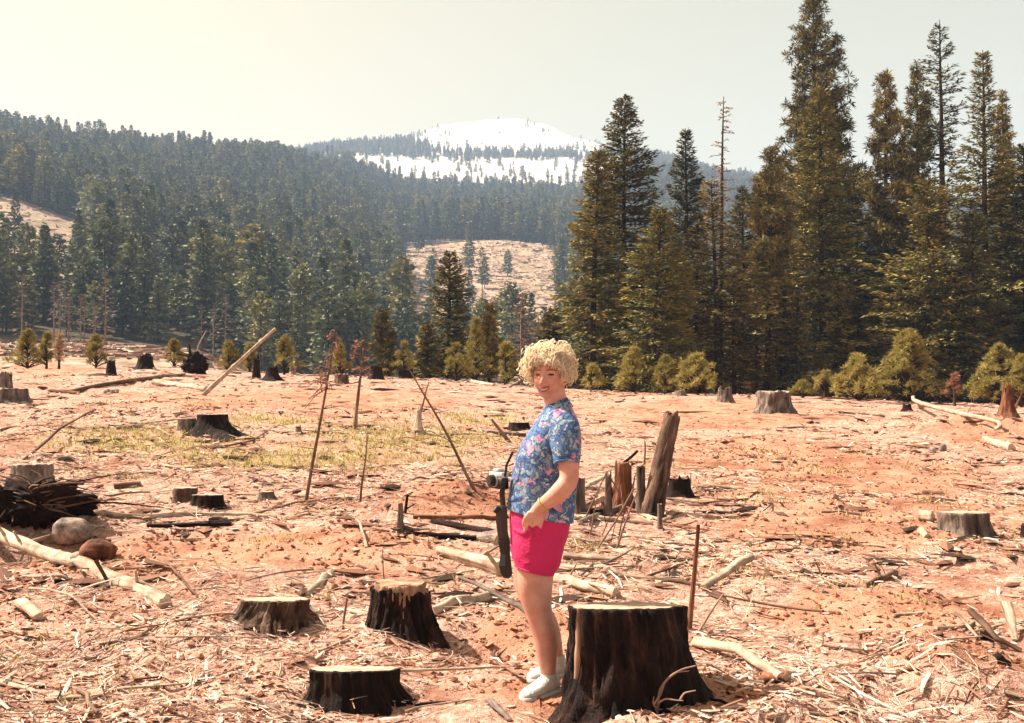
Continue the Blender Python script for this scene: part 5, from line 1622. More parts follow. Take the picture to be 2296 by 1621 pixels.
# ------------------------------------------------------------------ the woman
def remeshed(name, mb, voxel, smooth=3, fac=0.5):
    ob = mb.build("temporary_shape", M['bleach'])
    a = ob.modifiers.new("r", 'REMESH'); a.mode = 'VOXEL'; a.voxel_size = voxel; a.use_smooth_shade = True
    b = ob.modifiers.new("s", 'SMOOTH'); b.factor = fac; b.iterations = smooth
    dg = bpy.context.evaluated_depsgraph_get()
    me = bpy.data.meshes.new_from_object(ob.evaluated_get(dg))
    old = ob.data
    bpy.data.objects.remove(ob); bpy.data.meshes.remove(old)
    me.name = name; me.materials.clear()
    me.polygons.foreach_set("use_smooth", np.full(len(me.polygons), True))
    return me


def loft(mb, rings, seg=40, pw=2.0):
    """rings: (centre, x half, y half, slope of the ring in x, slope in y)"""
    th = np.linspace(0, 2 * np.pi, seg, endpoint=False); c, s = np.cos(th), np.sin(th)
    cc = np.sign(c) * np.abs(c) ** (2 / pw); ss = np.sign(s) * np.abs(s) ** (2 / pw)
    V = []
    for cen, a, b, sx, sy in rings:
        x = a * cc; y = b * ss
        V.append(np.stack([cen[0] + x, cen[1] + y, cen[2] + sx * x + sy * y], -1))
    n = len(V); Vc = np.concatenate(V + [np.array([V[0].mean(0), V[-1].mean(0)])])
    i = np.arange(n - 1)[:, None] * seg; j = np.arange(seg)[None]; k = (j + 1) % seg
    q = np.stack([i + j, i + k, i + seg + k, i + seg + j], -1).reshape(-1, 4)
    jj = np.arange(seg); kk = (jj + 1) % seg
    t = np.concatenate([np.stack([kk, jj, np.full(seg, n * seg)], -1), np.stack([(n - 1) * seg + jj, (n - 1) * seg + kk, np.full(seg, n * seg + 1)], -1)])
    if Vc[seg, 2] < Vc[0, 2]:
        q = q[:, ::-1]; t = t[:, ::-1]
    mb.add(Vc, (q, t))


WB = gpt(1215, 1545); WY = WB[1] + 0.02
WS = px(WY)
person = thing("person", 'woman with curly blond hair, floral blue shirt and pink shorts beside the largest stump', "person", WB)


def w(u, v, dy=0.0):
    p = ray(u, v) * (WY / ray(u, v)[1]) + np.array([0, 0, HC]) - WB
    p[1] += dy
    return p


def limb(mb, pts, rad, seg=20):
    """smooth tapering limb through joints"""
    P = np.array(pts, float); n = len(P); t = np.linspace(0, n - 1, n * 6)
    def cr(A, t):
        i = np.clip(t.astype(int), 0, n - 2); f = (t - i)[:, None]
        a = A[np.clip(i - 1, 0, n - 1)]; b = A[i]; c = A[i + 1]; d = A[np.clip(i + 2, 0, n - 1)]
        return 0.5 * (2 * b + (c - a) * f + (2 * a - 5 * b + 4 * c - d) * f ** 2 + (3 * b - a - 3 * c + d) * f ** 3)
    Q = cr(P, t); R = cr(np.array(rad, float)[:, None], t)[:, 0]
    tube(mb, Q, R, seg)


def skin_mat():
    m, nt, bs = new_mat("sunned_skin")
    tc = nt.nodes.new("ShaderNodeTexCoord")
    n = noise(nt, tc.outputs['Object'], 14, 4, 0.6)
    col = ramp(nt, n, [(0.3, (0.62, 0.27, 0.20)), (0.7, (0.82, 0.44, 0.335))])
    n2 = noise(nt, tc.outputs['Object'], 55, 4, 0.7)
    col = mix_rgb(nt, col, (0.48, 0.17, 0.12), ramp(nt, n2, [(0.55, 0.0), (0.75, 0.5)]))
    finish(nt, bs, col, 0.55, None, 0.35)
    bs.inputs['Subsurface Weight'].default_value = 0.12
    bs.inputs['Subsurface Radius'].default_value = (0.02, 0.008, 0.004)
    return m


def cloth(name, col, bscale=90, rough=0.85):
    m, nt, bs = new_mat(name)
    tc = nt.nodes.new("ShaderNodeTexCoord"); P = tc.outputs['Object']
    n = noise(nt, P, 9, 4, 0.6)
    c = mix_rgb(nt, tuple(k * 0.86 for k in col), col, n)
    h = math_node(nt, 'ADD', math_node(nt, 'MULTIPLY', noise(nt, P, 11, 3, 0.5, (1, 1, 0.6)), 3.0), noise(nt, P, bscale, 2, 0.5))
    finish(nt, bs, c, rough, bump(nt, h, 0.35, 0.012), 0.2)
    return m


def shirt_mat():
    m, nt, bs = new_mat("blue_patchwork_floral_print")
    tc = nt.nodes.new("ShaderNodeTexCoord"); P0 = tc.outputs['Object']
    mp = nt.nodes.new("ShaderNodeMapping"); mp.inputs[3].default_value = (1, 0.6, 1)
    nt.links.new(P0, mp.inputs[0])
    nz = nt.nodes.new("ShaderNodeTexNoise"); nz.inputs['Scale'].default_value = 22; nt.links.new(mp.outputs[0], nz.inputs['Vector'])
    P = mix_rgb(nt, mp.outputs[0], nz.outputs['Color'], 0.09)
    vc = voro(nt, P, 44, 'Color')
    sep = nt.nodes.new("ShaderNodeSeparateColor"); nt.links.new(vc, sep.inputs[0])
    cells = ramp(nt, sep.outputs[0], [(0.0, (0.09, 0.18, 0.42)), (0.22, (0.17, 0.30, 0.52)), (0.42, (0.31, 0.39, 0.47)), (0.58, (0.37, 0.49, 0.58)), (0.72, (0.12, 0.24, 0.48)), (0.90, (0.55, 0.64, 0.70))], 'CONSTANT')
    ed = voro(nt, P, 44, 'Distance', 'DISTANCE_TO_EDGE')
    ink = noise(nt, P, 60, 3, 0.7)
    cells = mix_rgb(nt, cells, ramp(nt, ink, [(0.35, (0.55, 0.58, 0.66)), (0.6, (1.1, 1.08, 1.05))]), 1.0, 'MULTIPLY')
    col = mix_rgb(nt, (0.025, 0.04, 0.13), cells, ramp(nt, ed, [(0.0, 0.1), (0.13, 1.0)]))
    fl = voro(nt, P, 15, 'Distance')
    fn = noise(nt, P, 55, 3, 0.6)
    fd = math_node(nt, 'ADD', fl, math_node(nt, 'MULTIPLY', math_node(nt, 'SUBTRACT', fn, 0.5), 0.5))
    pink = ramp(nt, noise(nt, P, 30, 2, 0.5), [(0.4, (0.45, 0.11, 0.25)), (0.6, (0.74, 0.38, 0.50))])
    col = mix_rgb(nt, col, pink, ramp(nt, fd, [(0.26, 1.0), (0.33, 0.0)]))
    h = noise(nt, P0, 12, 3, 0.5, (1, 1, 0.5))
    finish(nt, bs, col, 0.8, bump(nt, h, 0.5, 0.03), 0.2)
    return m


M['skin'] = skin_mat(); M['shirt'] = shirt_mat()
M['shorts'] = cloth("hot_pink_cotton", (0.72, 0.035, 0.16)); M['white'] = cloth("white_canvas", (0.80, 0.76, 0.70)); M['sock'] = cloth("white_sock_knit", (0.72, 0.68, 0.64))


def plain(name, col, rough=0.5, spec=0.4, metal=0.0):
    m, nt, bs = new_mat(name)
    tc = nt.nodes.new("ShaderNodeTexCoord")
    n = noise(nt, tc.outputs['Object'], 40, 3, 0.6)
    finish(nt, bs, mix_rgb(nt, tuple(k * 0.85 for k in col), col, n), rough, None, spec)
    bs.inputs['Metallic'].default_value = metal
    return m


M['lip'] = plain("rose_lips", (0.50, 0.13, 0.12)); M['teeth'] = plain("teeth_white", (0.75, 0.68, 0.60)); M['eye'] = plain("dark_eye", (0.05, 0.03, 0.03), 0.3)
M['brow'] = plain("light_brown_brow", (0.30, 0.15, 0.08)); M['gold'] = plain("gold_bracelet_metal", (0.85, 0.55, 0.12), 0.35, 0.5, 0.6)
M['black'] = plain("black_leather", (0.018, 0.014, 0.014), 0.5); M['brownleather'] = plain("brown_leather_lining", (0.055, 0.03, 0.027), 0.6); M['silver'] = plain("pale_chrome", (0.72, 0.70, 0.68), 0.35, 0.5, 0.25)
M['lens'] = plain("dark_lens_glass", (0.015, 0.015, 0.02), 0.15, 0.6); M['cord'] = plain("white_cord", (0.75, 0.72, 0.68), 0.8)


def hair_mat():
    m, nt, bs = new_mat("pale_blond_hair")
    t = attr(nt, "tint", 'Fac')
    col = ramp(nt, t, [(0, (0.64, 0.43, 0.25)), (0.5, (0.96, 0.81, 0.60)), (1, (1.0, 0.94, 0.82))])
    col = finish(nt, bs, col, 0.5, None, 0.4, 0.97)
    tr = nt.nodes.new("ShaderNodeBsdfTranslucent"); nt.links.new(col, tr.inputs[0])
    mx = nt.nodes.new("ShaderNodeMixShader"); mx.inputs[0].default_value = 0.6
    nt.links.new(bs.outputs[0], mx.inputs[1]); nt.links.new(tr.outputs[0], mx.inputs[2])
    nt.links.new(mx.outputs[0], nt.nodes["Material Output"].inputs[0])
    return m


M['hair'] = hair_mat()

# head
YAW = math.radians(20)
HF = np.array([-math.sin(YAW), -math.cos(YAW), 0.0]); HRt = np.array([math.cos(YAW), -math.sin(YAW), 0.0]); HZ = np.array([0, 0, 1.0])
HZ = HZ + HRt * 0.06; HZ /= np.linalg.norm(HZ)
HCEN = w(1233, 842, 0.0)


def hp(r, f, z):
    return HCEN + np.multiply.outer(r, HRt) + np.multiply.outer(f, HF) + np.multiply.outer(z, HZ)


def ga(r, z, r0, z0, sr, sz):
    return np.exp(-((r - r0) / sr) ** 2 - ((z - z0) / sz) ** 2)


def head_surface(r0, f0, z0):
    """unit direction -> head-local point"""
    a, b, c = 0.073, 0.096, 0.116
    r = r0 * a; f = f0 * b; z = z0 * c
    low = np.clip(-z / c, 0, 1)
    r = r * (1 - 0.30 * low ** 1.6)
    f = np.where(f < 0, f * (1 - 0.35 * low), f * (1 - 0.06 * low))
    fr = np.clip(f0 * 1.6, 0, 1)
    nose = 0.024 * ga(r, z, 0, -0.034, 0.013, 0.012) + 0.015 * ga(r, z, 0, -0.016, 0.009, 0.018) + 0.006 * ga(r, z, 0.014, -0.036, 0.007, 0.008) + 0.006 * ga(r, z, -0.014, -0.036, 0.007, 0.008)
    eyes = -0.010 * (ga(r, z, 0.032, 0.002, 0.015, 0.011) + ga(r, z, -0.032, 0.002, 0.015, 0.011))
    brow = 0.005 * (ga(r, z, 0.032, 0.022, 0.02, 0.008) + ga(r, z, -0.032, 0.022, 0.02, 0.008))
    cheek = 0.010 * (ga(r, z, 0.044, -0.036, 0.02, 0.018) + ga(r, z, -0.044, -0.036, 0.02, 0.018))
    mouth = 0.006 * ga(r, z, 0, -0.064, 0.028, 0.014) - 0.005 * ga(r, z, 0, -0.084, 0.022, 0.006) + 0.010 * ga(r, z, 0, -0.102, 0.022, 0.014)
    f = f + fr * (nose + eyes + brow + cheek + mouth)
    return r, f, z


def head_grid(nu=72, nv=52):
    th = np.linspace(0, 2 * np.pi, nu, endpoint=False); ph = np.linspace(0.03, np.pi - 0.03, nv)
    R0 = np.sin(ph)[:, None] * np.sin(th); F0_ = np.sin(ph)[:, None] * np.cos(th); Z0_ = np.cos(ph)[:, None] * np.ones(nu)
    r, f, z = head_surface(R0, F0_, Z0_)
    V = hp(r, f, z).reshape(-1, 3)
    i = np.arange(nv - 1)[:, None] * nu; j = np.arange(nu)[None]; k = (j + 1) % nu
    q = np.stack([i + j, i + k, i + nu + k, i + nu + j], -1).reshape(-1, 4)
    n = len(V)
    V = np.concatenate([V, V[:nu].mean(0)[None], V[-nu:].mean(0)[None]])
    jj = np.arange(nu); kk = (jj + 1) % nu
    t = np.concatenate([np.stack([kk, jj, np.full(nu, n)], -1), np.stack([(nv - 1) * nu + jj, (nv - 1) * nu + kk, np.full(nu, n + 1)], -1)])
    return V, q, t


def face_pt(r, z, out=0.0):
    """point of the face at head-local r, z"""
    f0 = math.sqrt(max(0.02, 1 - (r / 0.073) ** 2 - (z / 0.116) ** 2))
    low = max(0, -z / 0.116)
    rr = r / (1 - 0.30 * low ** 1.6)
    f0 = math.sqrt(max(0.02, 1 - min(0.95, (rr / 0.073) ** 2 + (z / 0.116) ** 2)))
    a, f, c = head_surface(np.array(rr / 0.073), np.array(f0), np.array(z / 0.116))
    return hp(float(a), float(f) + out, float(c))


body = MB()
V, q, t = head_grid(); body.add(V, (q, t))
# ears
for sgn in (1, -1):
    c = hp(sgn * 0.072, -0.012, -0.008)
    limb(body, [c + HZ * 0.028, c + HRt * sgn * 0.008 + HF * -0.006, c - HZ * 0.026], [0.008, 0.013, 0.007], 10)
limb(body, [w(1240, 868), w(1246, 900), w(1250, 935)], [0.052, 0.054, 0.066])
# trunk under the clothes
loft(body, [(w(1218, 1232), 0.085, 0.13, 0, 0), (w(1212, 1190), 0.115, 0.165, 0, 0), (w(1216, 1130), 0.115, 0.155, 0, 0), (w(1222, 1070), 0.118, 0.145, 0, 0), (w(1232, 1010), 0.120, 0.155, 0, 0), (w(1244, 965), 0.095, 0.160, 0, 0), (w(1250, 932), 0.06, 0.10, 0, 0)])
# legs
ND, FD = -0.088, 0.10
limb(body, [w(1208, 1195, ND), w(1202, 1255, ND), w(1199, 1310, ND), w(1208, 1368, ND), w(1222, 1418, ND), w(1225, 1460, ND), w(1228, 1502, ND), w(1229, 1524, ND)], [0.088, 0.086, 0.079, 0.060, 0.057, 0.048, 0.033, 0.036], 26)
limb(body, [w(1202, 1195, FD), w(1195, 1255, FD), w(1190, 1310, FD), w(1200, 1360, FD), w(1226, 1412, FD + .03), w(1240, 1450, FD + .05), w(1251, 1490, FD + .07), w(1253, 1512, FD + .07)], [0.088, 0.086, 0.079, 0.059, 0.056, 0.047, 0.033, 0.036], 26)
# arms
limb(body, [w(1262, 955, -0.150), w(1266, 1010, -0.205), w(1270, 1062, -0.235), w(1248, 1095, -0.238), w(1208, 1127, -0.205), w(1199, 1140, -0.198)], [0.058, 0.048, 0.043, 0.042, 0.028, 0.027], 22)
limb(body, [w(1240, 955, 0.160), w(1236, 1010, 0.215), w(1246, 1062, 0.235), w(1222, 1098, 0.230), w(1196, 1130, 0.200), w(1190, 1142, 0.195)], [0.058, 0.048, 0.043, 0.042, 0.028, 0.027], 22)
# hands: palm, four unequal fingers bent into the pocket, thumb from the side of the palm
for (wu, wv, wd, ku, kv, kd, sd) in ((1203, 1133, -0.203, 1195, 1169, -0.190, 1), (1194, 1135, 0.197, 1186, 1165, 0.175, -1)):
    a = w(wu, wv, wd); b = w(ku, kv, kd)
    d = (b - a) / np.linalg.norm(b - a); side = np.array([0.93, 0.0, 0.25]); side -= d * side.dot(d); side /= np.linalg.norm(side)
    nrm = np.cross(d, side)
    for o in (-0.026, -0.009, 0.009, 0.026):
        limb(body, [a + side * o * 0.5, (a + b) / 2 + side * o * 0.9, b + side * o], [0.017, 0.0145, 0.0115], 10)
    for o, L in ((-0.029, 0.072), (-0.010, 0.082), (0.010, 0.076), (0.028, 0.060)):
        k0 = b + side * o
        inn = np.array([0, sd, 0.0]); k1 = k0 + (d * 0.85 + inn * 0.5) * L * 0.45 + side * o * 0.1; k2 = k1 + (d * 0.8 + inn * 0.6) * L * 0.32; k3 = k2 + (d * 0.6 + inn * 0.8) * L * 0.25
        limb(body, [k0, k1, k2, k3], [0.0105, 0.0095, 0.0085, 0.007], 10)
    t0 = a + d * 0.018 - side * 0.028
    limb(body, [t0, t0 + d * 0.03 - side * 0.014, t0 + d * 0.056 - side * 0.016 + [0, 0.012 * sd, 0], t0 + d * 0.074 - side * 0.012 + [0, 0.022 * sd, 0]], [0.014, 0.012, 0.0105, 0.008], 10)
link("body", remeshed("body", body, 0.0045, 2, 0.45), person).data.materials.append(M['skin'])

# shirt with short sleeves
sh = MB()


def ring(uL, uR, v, b, dy=0, sx=0, sy=0):
    return (w((uL + uR) / 2, v, dy), (uR - uL) / 2 * WS, b, sx, sy)


loft(sh, [ring(1137, 1285, 1156, 0.195, 0, -0.22), ring(1140, 1289, 1125, 0.193, 0, -0.15), ring(1144, 1293, 1090, 0.186, 0, -0.08), ring(1150, 1298, 1050, 0.182), ring(1157, 1302, 1020, 0.184), ring(1170, 1304, 993, 0.188),
          ring(1186, 1302, 966, 0.190), ring(1199, 1297, 945, 0.180), ring(1210, 1288, 927, 0.150, 0, 0.1), ring(1219, 1277, 912, 0.095, 0, 0.2), ring(1222, 1268, 902, 0.066, 0, 0.25)], 48, 2.15)
# folds at the waist
limb(sh, [w(1139, 1118, -0.05), w(1160, 1112, -0.13), w(1196, 1110, -0.178)], [0.008, 0.011, 0.006], 8)
limb(sh, [w(1138, 1136, -0.06), w(1165, 1134, -0.14), w(1198, 1126, -0.182)], [0.007, 0.010, 0.006], 8)
limb(sh, [w(1152, 1062, -0.06), w(1180, 1066, -0.145), w(1214, 1054, -0.172)], [0.006, 0.009, 0.005], 8)
limb(sh, [w(1248, 938, -0.105), w(1262, 962, -0.165), w(1264, 1000, -0.208), w(1265, 1031, -0.226)], [0.06, 0.072, 0.064, 0.056], 26)
limb(sh, [w(1236, 938, 0.110), w(1240, 962, 0.170), w(1236, 1000, 0.212), w(1240, 1030, 0.226)], [0.06, 0.072, 0.064, 0.056], 26)
shirt = link("shirt", remeshed("shirt", sh, 0.006, 4, 0.5), person); shirt.data.materials.append(M['shirt'])
# sleeve hems and collar
for (c, d0, nm) in ((w(1265, 1030, -0.225), w(1264, 1000, -0.208), "sleeve_hem"), (w(1240, 1029, 0.225), w(1236, 1000, 0.212), "sleeve_hem")):
    ax = c - d0; ax /= np.linalg.norm(ax); e1 = np.cross(ax, [0, 1, 0]); e1 /= np.linalg.norm(e1); e2 = np.cross(ax, e1)
    th = np.linspace(0, 2 * np.pi, 25)
    mb = MB(); tube(mb, c + (np.cos(th)[:, None] * e1 + np.sin(th)[:, None] * e2) * 0.053, 0.0055, 6, caps=False); mb.build(nm, M['shirt'], shirt)
th = np.linspace(math.radians(-158), math.radians(158), 40)
cc = w(1245, 906, 0)
prof = [(0.000, 0.0), (0.004, 0.012), (0.022, -0.020), (0.034, -0.040), (0.028, -0.042), (0.012, -0.018)]
V = []
for a in th:
    x, y = math.cos(a), math.sin(a)
    front = max(0, -x)
    for (o, z) in prof:
        rx, ry = 0.052 + o, 0.062 + o * 0.9
        V.append(cc + [x * rx, y * ry, z + 0.33 * x * rx - 0.012 * front + (0 if o < 0.02 else -0.006 * front)])
V = np.array(V); m_ = len(prof); n_ = len(th)
i = np.arange(n_ - 1)[:, None] * m_; j = np.arange(m_)[None]; k = (j + 1) % m_
mb = MB(); mb.add(V, np.stack([i + j, i + m_ + j, i + m_ + k, i + k], -1).reshape(-1, 4)); mb.build("collar", M['shirt'], shirt)

# shorts
so = MB()
loft(so, [ring(1146, 1266, 1222, 0.178), ring(1143, 1274, 1195, 0.192, 0, -0.05), ring(1142, 1279, 1165, 0.193, 0, -0.05), ring(1146, 1281, 1128, 0.176)], 44, 2.1)
loft(so, [(w(1197, 1274, ND - 0.004), 0.086, 0.092, -0.24, 0), (w(1202, 1250, ND), 0.108, 0.104, -0.2, 0), (w(1206, 1218, ND), 0.118, 0.108, -0.1, 0), (w(1208, 1180, ND), 0.110, 0.100, 0, 0)], 36)
loft(so, [(w(1190, 1268, FD), 0.086, 0.092, -0.2, 0), (w(1197, 1246, FD), 0.108, 0.104, -0.2, 0), (w(1202, 1216, FD), 0.118, 0.108, -0.1, 0), (w(1206, 1180, FD), 0.110, 0.100, 0, 0)], 36)
limb(so, [w(1160, 1150, -0.10), w(1164, 1200, -0.118), w(1160, 1262, -0.11)], [0.010, 0.012, 0.006], 8)
limb(so, [w(1186, 1196, -0.185), w(1190, 1230, -0.182), w(1182, 1268, -0.165)], [0.006, 0.009, 0.004], 8)
limb(so, [w(1196, 1158, -0.190), w(1204, 1180, -0.196), w(1206, 1200, -0.194)], [0.008, 0.013, 0.006], 8)
limb(so, [w(1184, 1150, -0.186), w(1186, 1172, -0.196), w(1194, 1196, -0.196)], [0.006, 0.009, 0.006], 8)
for (pa, pb, pc) in (((1152, 1215, -.10), (1180, 1226, -.175), (1204, 1222, -.185)), ((1156, 1244, -.12), (1182, 1250, -.178), (1204, 1243, -.18)), ((1150, 1180, -.11), (1172, 1186, -.165), (1188, 1180, -.18)), ((1262, 1200, -.12), (1240, 1236, -.17), (1214, 1266, -.17))):
    limb(so, [w(*pa), w(*pb), w(*pc)], [0.005, 0.010, 0.005], 8)
shorts = link("shorts", remeshed("shorts", so, 0.006, 4, 0.5), person); shorts.data.materials.append(M['shorts'])

def hem(nm, c, a, b, sx, mat, par, r=0.0045):
    th = np.linspace(0, 2 * np.pi, 41)
    mb = MB(); tube(mb, np.stack([c[0] + a * np.cos(th), c[1] + b * np.sin(th), c[2] + sx * a * np.cos(th)], -1), r, 6, caps=False); mb.build(nm, M[mat], par)


hem("hem", w(1197, 1271, ND - 0.004), 0.087, 0.093, -0.24, 'shorts', shorts); hem("hem", w(1190, 1265, FD), 0.087, 0.093, -0.2, 'shorts', shorts)
hem("hem", w(1211, 1153), 0.1525, 0.1945, -0.22, 'shirt', shirt, 0.004)

# socks and shoes
for (c, dy, dirx, diry) in (((1229, 1524), ND, -0.66, -0.75), ((1253, 1512), FD + .07, -0.75, -0.66)):
    p = w(c[0], c[1], dy); gr = gz(WB[0] + p[0], WB[1] + p[1]) - WB[2]
    mb = MB(); limb(mb, [p + [0, 0, 0.050], p + [0, 0, 0.02], np.array([p[0], p[1], gr + 0.05])], [0.037, 0.038, 0.040], 18); mb.build("sock", M['sock'], person)
    mb = MB(); d = np.array([dirx, diry, 0]); d /= np.linalg.norm(d); sd = np.array([-d[1], d[0], 0])
    b0 = np.array([p[0], p[1], gr])
    R = []
    for f, hw, hh_, zc in ((-0.062, 0.020, 0.024, 0.034), (-0.045, 0.032, 0.038, 0.040), (-0.01, 0.036, 0.045, 0.046), (0.04, 0.040, 0.040, 0.040), (0.09, 0.045, 0.030, 0.031), (0.135, 0.043, 0.025, 0.026), (0.165, 0.032, 0.020, 0.022), (0.182, 0.014, 0.011, 0.019)):
        th = np.linspace(0, 2 * np.pi, 22, endpoint=False)
        cs, sn = np.cos(th), np.sin(th)
        zz_ = np.maximum(zc + hh_ * sn, 0.002)
        R.append(b0 + d * f + np.multiply.outer(hw * cs, sd) + np.multiply.outer(zz_, [0, 0, 1.0]))
    n = len(R); Vc = np.concatenate(R + [np.array([R[0].mean(0), R[-1].mean(0)])]); seg = 22
    i = np.arange(n - 1)[:, None] * seg; j = np.arange(seg)[None]; k = (j + 1) % seg
    q = np.stack([i + j, i + k, i + seg + k, i + seg + j], -1).reshape(-1, 4)
    jj = np.arange(seg); kk = (jj + 1) % seg
    tt = np.concatenate([np.stack([kk, jj, np.full(seg, n * seg)], -1), np.stack([(n - 1) * seg + jj, (n - 1) * seg + kk, np.full(seg, n * seg + 1)], -1)])
    mb.add(Vc, (q, tt)); shoe = mb.build("shoe", M['white'], person)
    mb = MB(); Q = [(-0.064, 0.024), (-0.045, 0.036), (-0.01, 0.040), (0.04, 0.044), (0.09, 0.049), (0.135, 0.047), (0.165, 0.036), (0.186, 0.014)]
    lo = [b0 + d * f + sd * hw for f, hw in Q] + [b0 + d * f - sd * hw for f, hw in reversed(Q)]
    lo = np.array(lo); m2 = len(lo); Vs = np.concatenate([lo + [0, 0, -0.012], lo + [0, 0, 0.016]])
    jj = np.arange(m2); kk = (jj + 1) % m2
    mb.add(Vs, (np.stack([kk, jj, m2 + jj, m2 + kk], -1), np.array([list(jj), list(m2 + jj[::-1])]))); mb.build("sole", M['cord'], shoe)
    for fz, zz2 in ((0.045, 0.082), (0.065, 0.072), (0.085, 0.064)):
        mb = MB(); tube(mb, [b0 + d * fz + sd * 0.024 + [0, 0, zz2 - 0.012], b0 + d * (fz + 0.004) + [0, 0, zz2], b0 + d * fz - sd * 0.024 + [0, 0, zz2 - 0.012]], 0.0028, 5); mb.build("lace", M['cord'], shoe)

# face details
for sgn in (1, -1):
    mb = MB(); tube(mb, [face_pt(sgn * 0.032 + o, 0.0015 + 0.002 * (1 - (o / 0.014) ** 2), 0.003) for o in (-0.013, -0.006, 0, 0.006, 0.013)], [0.0015, 0.004, 0.0048, 0.004, 0.0015], 8); mb.build("eye", M['eye'], person)
    mb = MB(); tube(mb, [face_pt(sgn * 0.032 + o, 0.021 + 0.004 * (1 - (o / 0.02) ** 2), 0.003) for o in (-0.02, -0.01, 0, 0.01, 0.02)], [0.0015, 0.003, 0.0034, 0.003, 0.0015], 6); mb.build("eyebrow", M['brow'], person)
xs_ = np.linspace(-0.027, 0.027, 9)
mb = MB(); tube(mb, [face_pt(o, -0.059 + 0.010 * (o / 0.027) ** 2, 0.003) for o in xs_], 0.0036 * (1 - 0.75 * (xs_ / 0.027) ** 2) + 0.0008, 6); mb.build("upper_lip", M['lip'], person)
mb = MB(); tube(mb, [face_pt(o, -0.073 + 0.020 * (o / 0.027) ** 2, 0.003) for o in xs_], 0.0044 * (1 - 0.75 * (xs_ / 0.027) ** 2) + 0.0008, 6); mb.build("lower_lip", M['lip'], person)
xs_ = xs_ * 0.78
mb = MB(); tube(mb, [face_pt(o, -0.0655 + 0.014 * (o / 0.027) ** 2, 0.002) for o in xs_], 0.0048 * (1 - 0.8 * (xs_ / 0.021) ** 2) + 0.0006, 6); mb.build("teeth", M['teeth'], person)

# hair: lumpy cap and many curls
HAIRC = w(1233, 822, 0.012)
g = rng(17)
hm_ = MB()
nu, nv = 64, 40
th = np.linspace(0, 2 * np.pi, nu, endpoint=False); ph = np.linspace(0.03, np.pi * 0.80, nv)
X = np.sin(ph)[:, None] * np.cos(th); Y = np.sin(ph)[:, None] * np.sin(th); Z = np.cos(ph)[:, None] * np.ones(nu)
d = 1 + 0.22 * fbm(X * 3.2 + Z * 2, Y * 3.2 + Z * 3.4, 3, 5)
HV = np.stack([X * 0.094 * d, Y * 0.100 * d, Z * 0.090 * d], -1).reshape(-1, 3) + HAIRC


def in_face(P):
    L = P - HCEN
    r = L @ HRt; f = L @ HF; z = L @ HZ
    return (f > 0.0) & (r > -0.070) & (r < 0.076) & (z < 0.046 - 4.0 * r * r) & (z > -0.3)


i = np.arange(nv - 1)[:, None] * nu; j = np.arange(nu)[None]; k = (j + 1) % nu
q = np.stack([i + j, i + nu + j, i + nu + k, i + k], -1).reshape(-1, 4)
bad = in_face(HV)
q = q[~bad[q].any(1)]
hm_.add(HV, q, None, 0.85)
cap = hm_.build("hair", M['hair'], person)
cu = MB()
cnt = 0
crown = np.array([0.25, 0.25, 0.93])
while cnt < 3300:
    v = g.normal(size=3); v /= np.linalg.norm(v)
    if v[2] < -0.55 - 0.25 * g.random(): continue
    lump = 1 + 0.30 * float(fbm(np.array(v[0] * 2.8 + v[2] * 2), np.array(v[1] * 2.8 + v[2] * 3.0), 2, 5))
    rad = np.array([0.121, 0.119, 0.121]) * lump
    p = HAIRC + v * rad * g.uniform(0.72, 1.02)
    flow = v - crown * v.dot(crown); flow = flow - v * flow.dot(v); flow /= np.linalg.norm(flow) + 1e-6     # combed away from the crown
    tdir = flow * 0.8 + g.normal(0, 0.7, 3); tdir -= v * tdir.dot(v); tdir /= np.linalg.norm(tdir)
    bt = np.cross(tdir, v); L = g.uniform(0.02, 0.06); rc = g.uniform(0.004, 0.012); ph0 = g.uniform(0, 6.28); turns = g.uniform(1.5, 4.5)
    s = np.linspace(0, 1, 9)
    fly = 0.25 * L if g.random() < 0.12 else 0.0
    P = p + np.multiply.outer(s * L, tdir) + np.multiply.outer(-(s * L) ** 2 * 4.0 + fly * s, v) + np.multiply.outer(rc * np.cos(ph0 + turns * s), bt) + np.multiply.outer(rc * np.sin(ph0 + turns * s), v)
    if in_face(P).sum() > 2: continue
    tube(cu, P, np.array([0.3, 0.8, 1, 1, 1, 0.95, 0.8, 0.6, 0.2]) * g.uniform(0.0013, 0.0026), 3, tint=float(np.clip(g.normal(0.74, 0.2), 0, 1)), caps=False)
    cnt += 1
cu.build("curls", M['hair'], cap)

# bracelet
a = w(1216, 1121, -0.212); ax = w(1208, 1127, -0.205) - w(1248, 1095, -0.238); ax /= np.linalg.norm(ax)
e1 = np.cross(ax, [0, 1, 0]); e1 /= np.linalg.norm(e1); e2 = np.cross(ax, e1); th = np.linspace(0, 2 * np.pi, 25)
mb = MB(); tube(mb, a + (np.cos(th)[:, None] * e1 + np.sin(th)[:, None] * e2) * 0.0345, 0.0036, 6, caps=False); mb.build("bracelet", M['gold'], person)

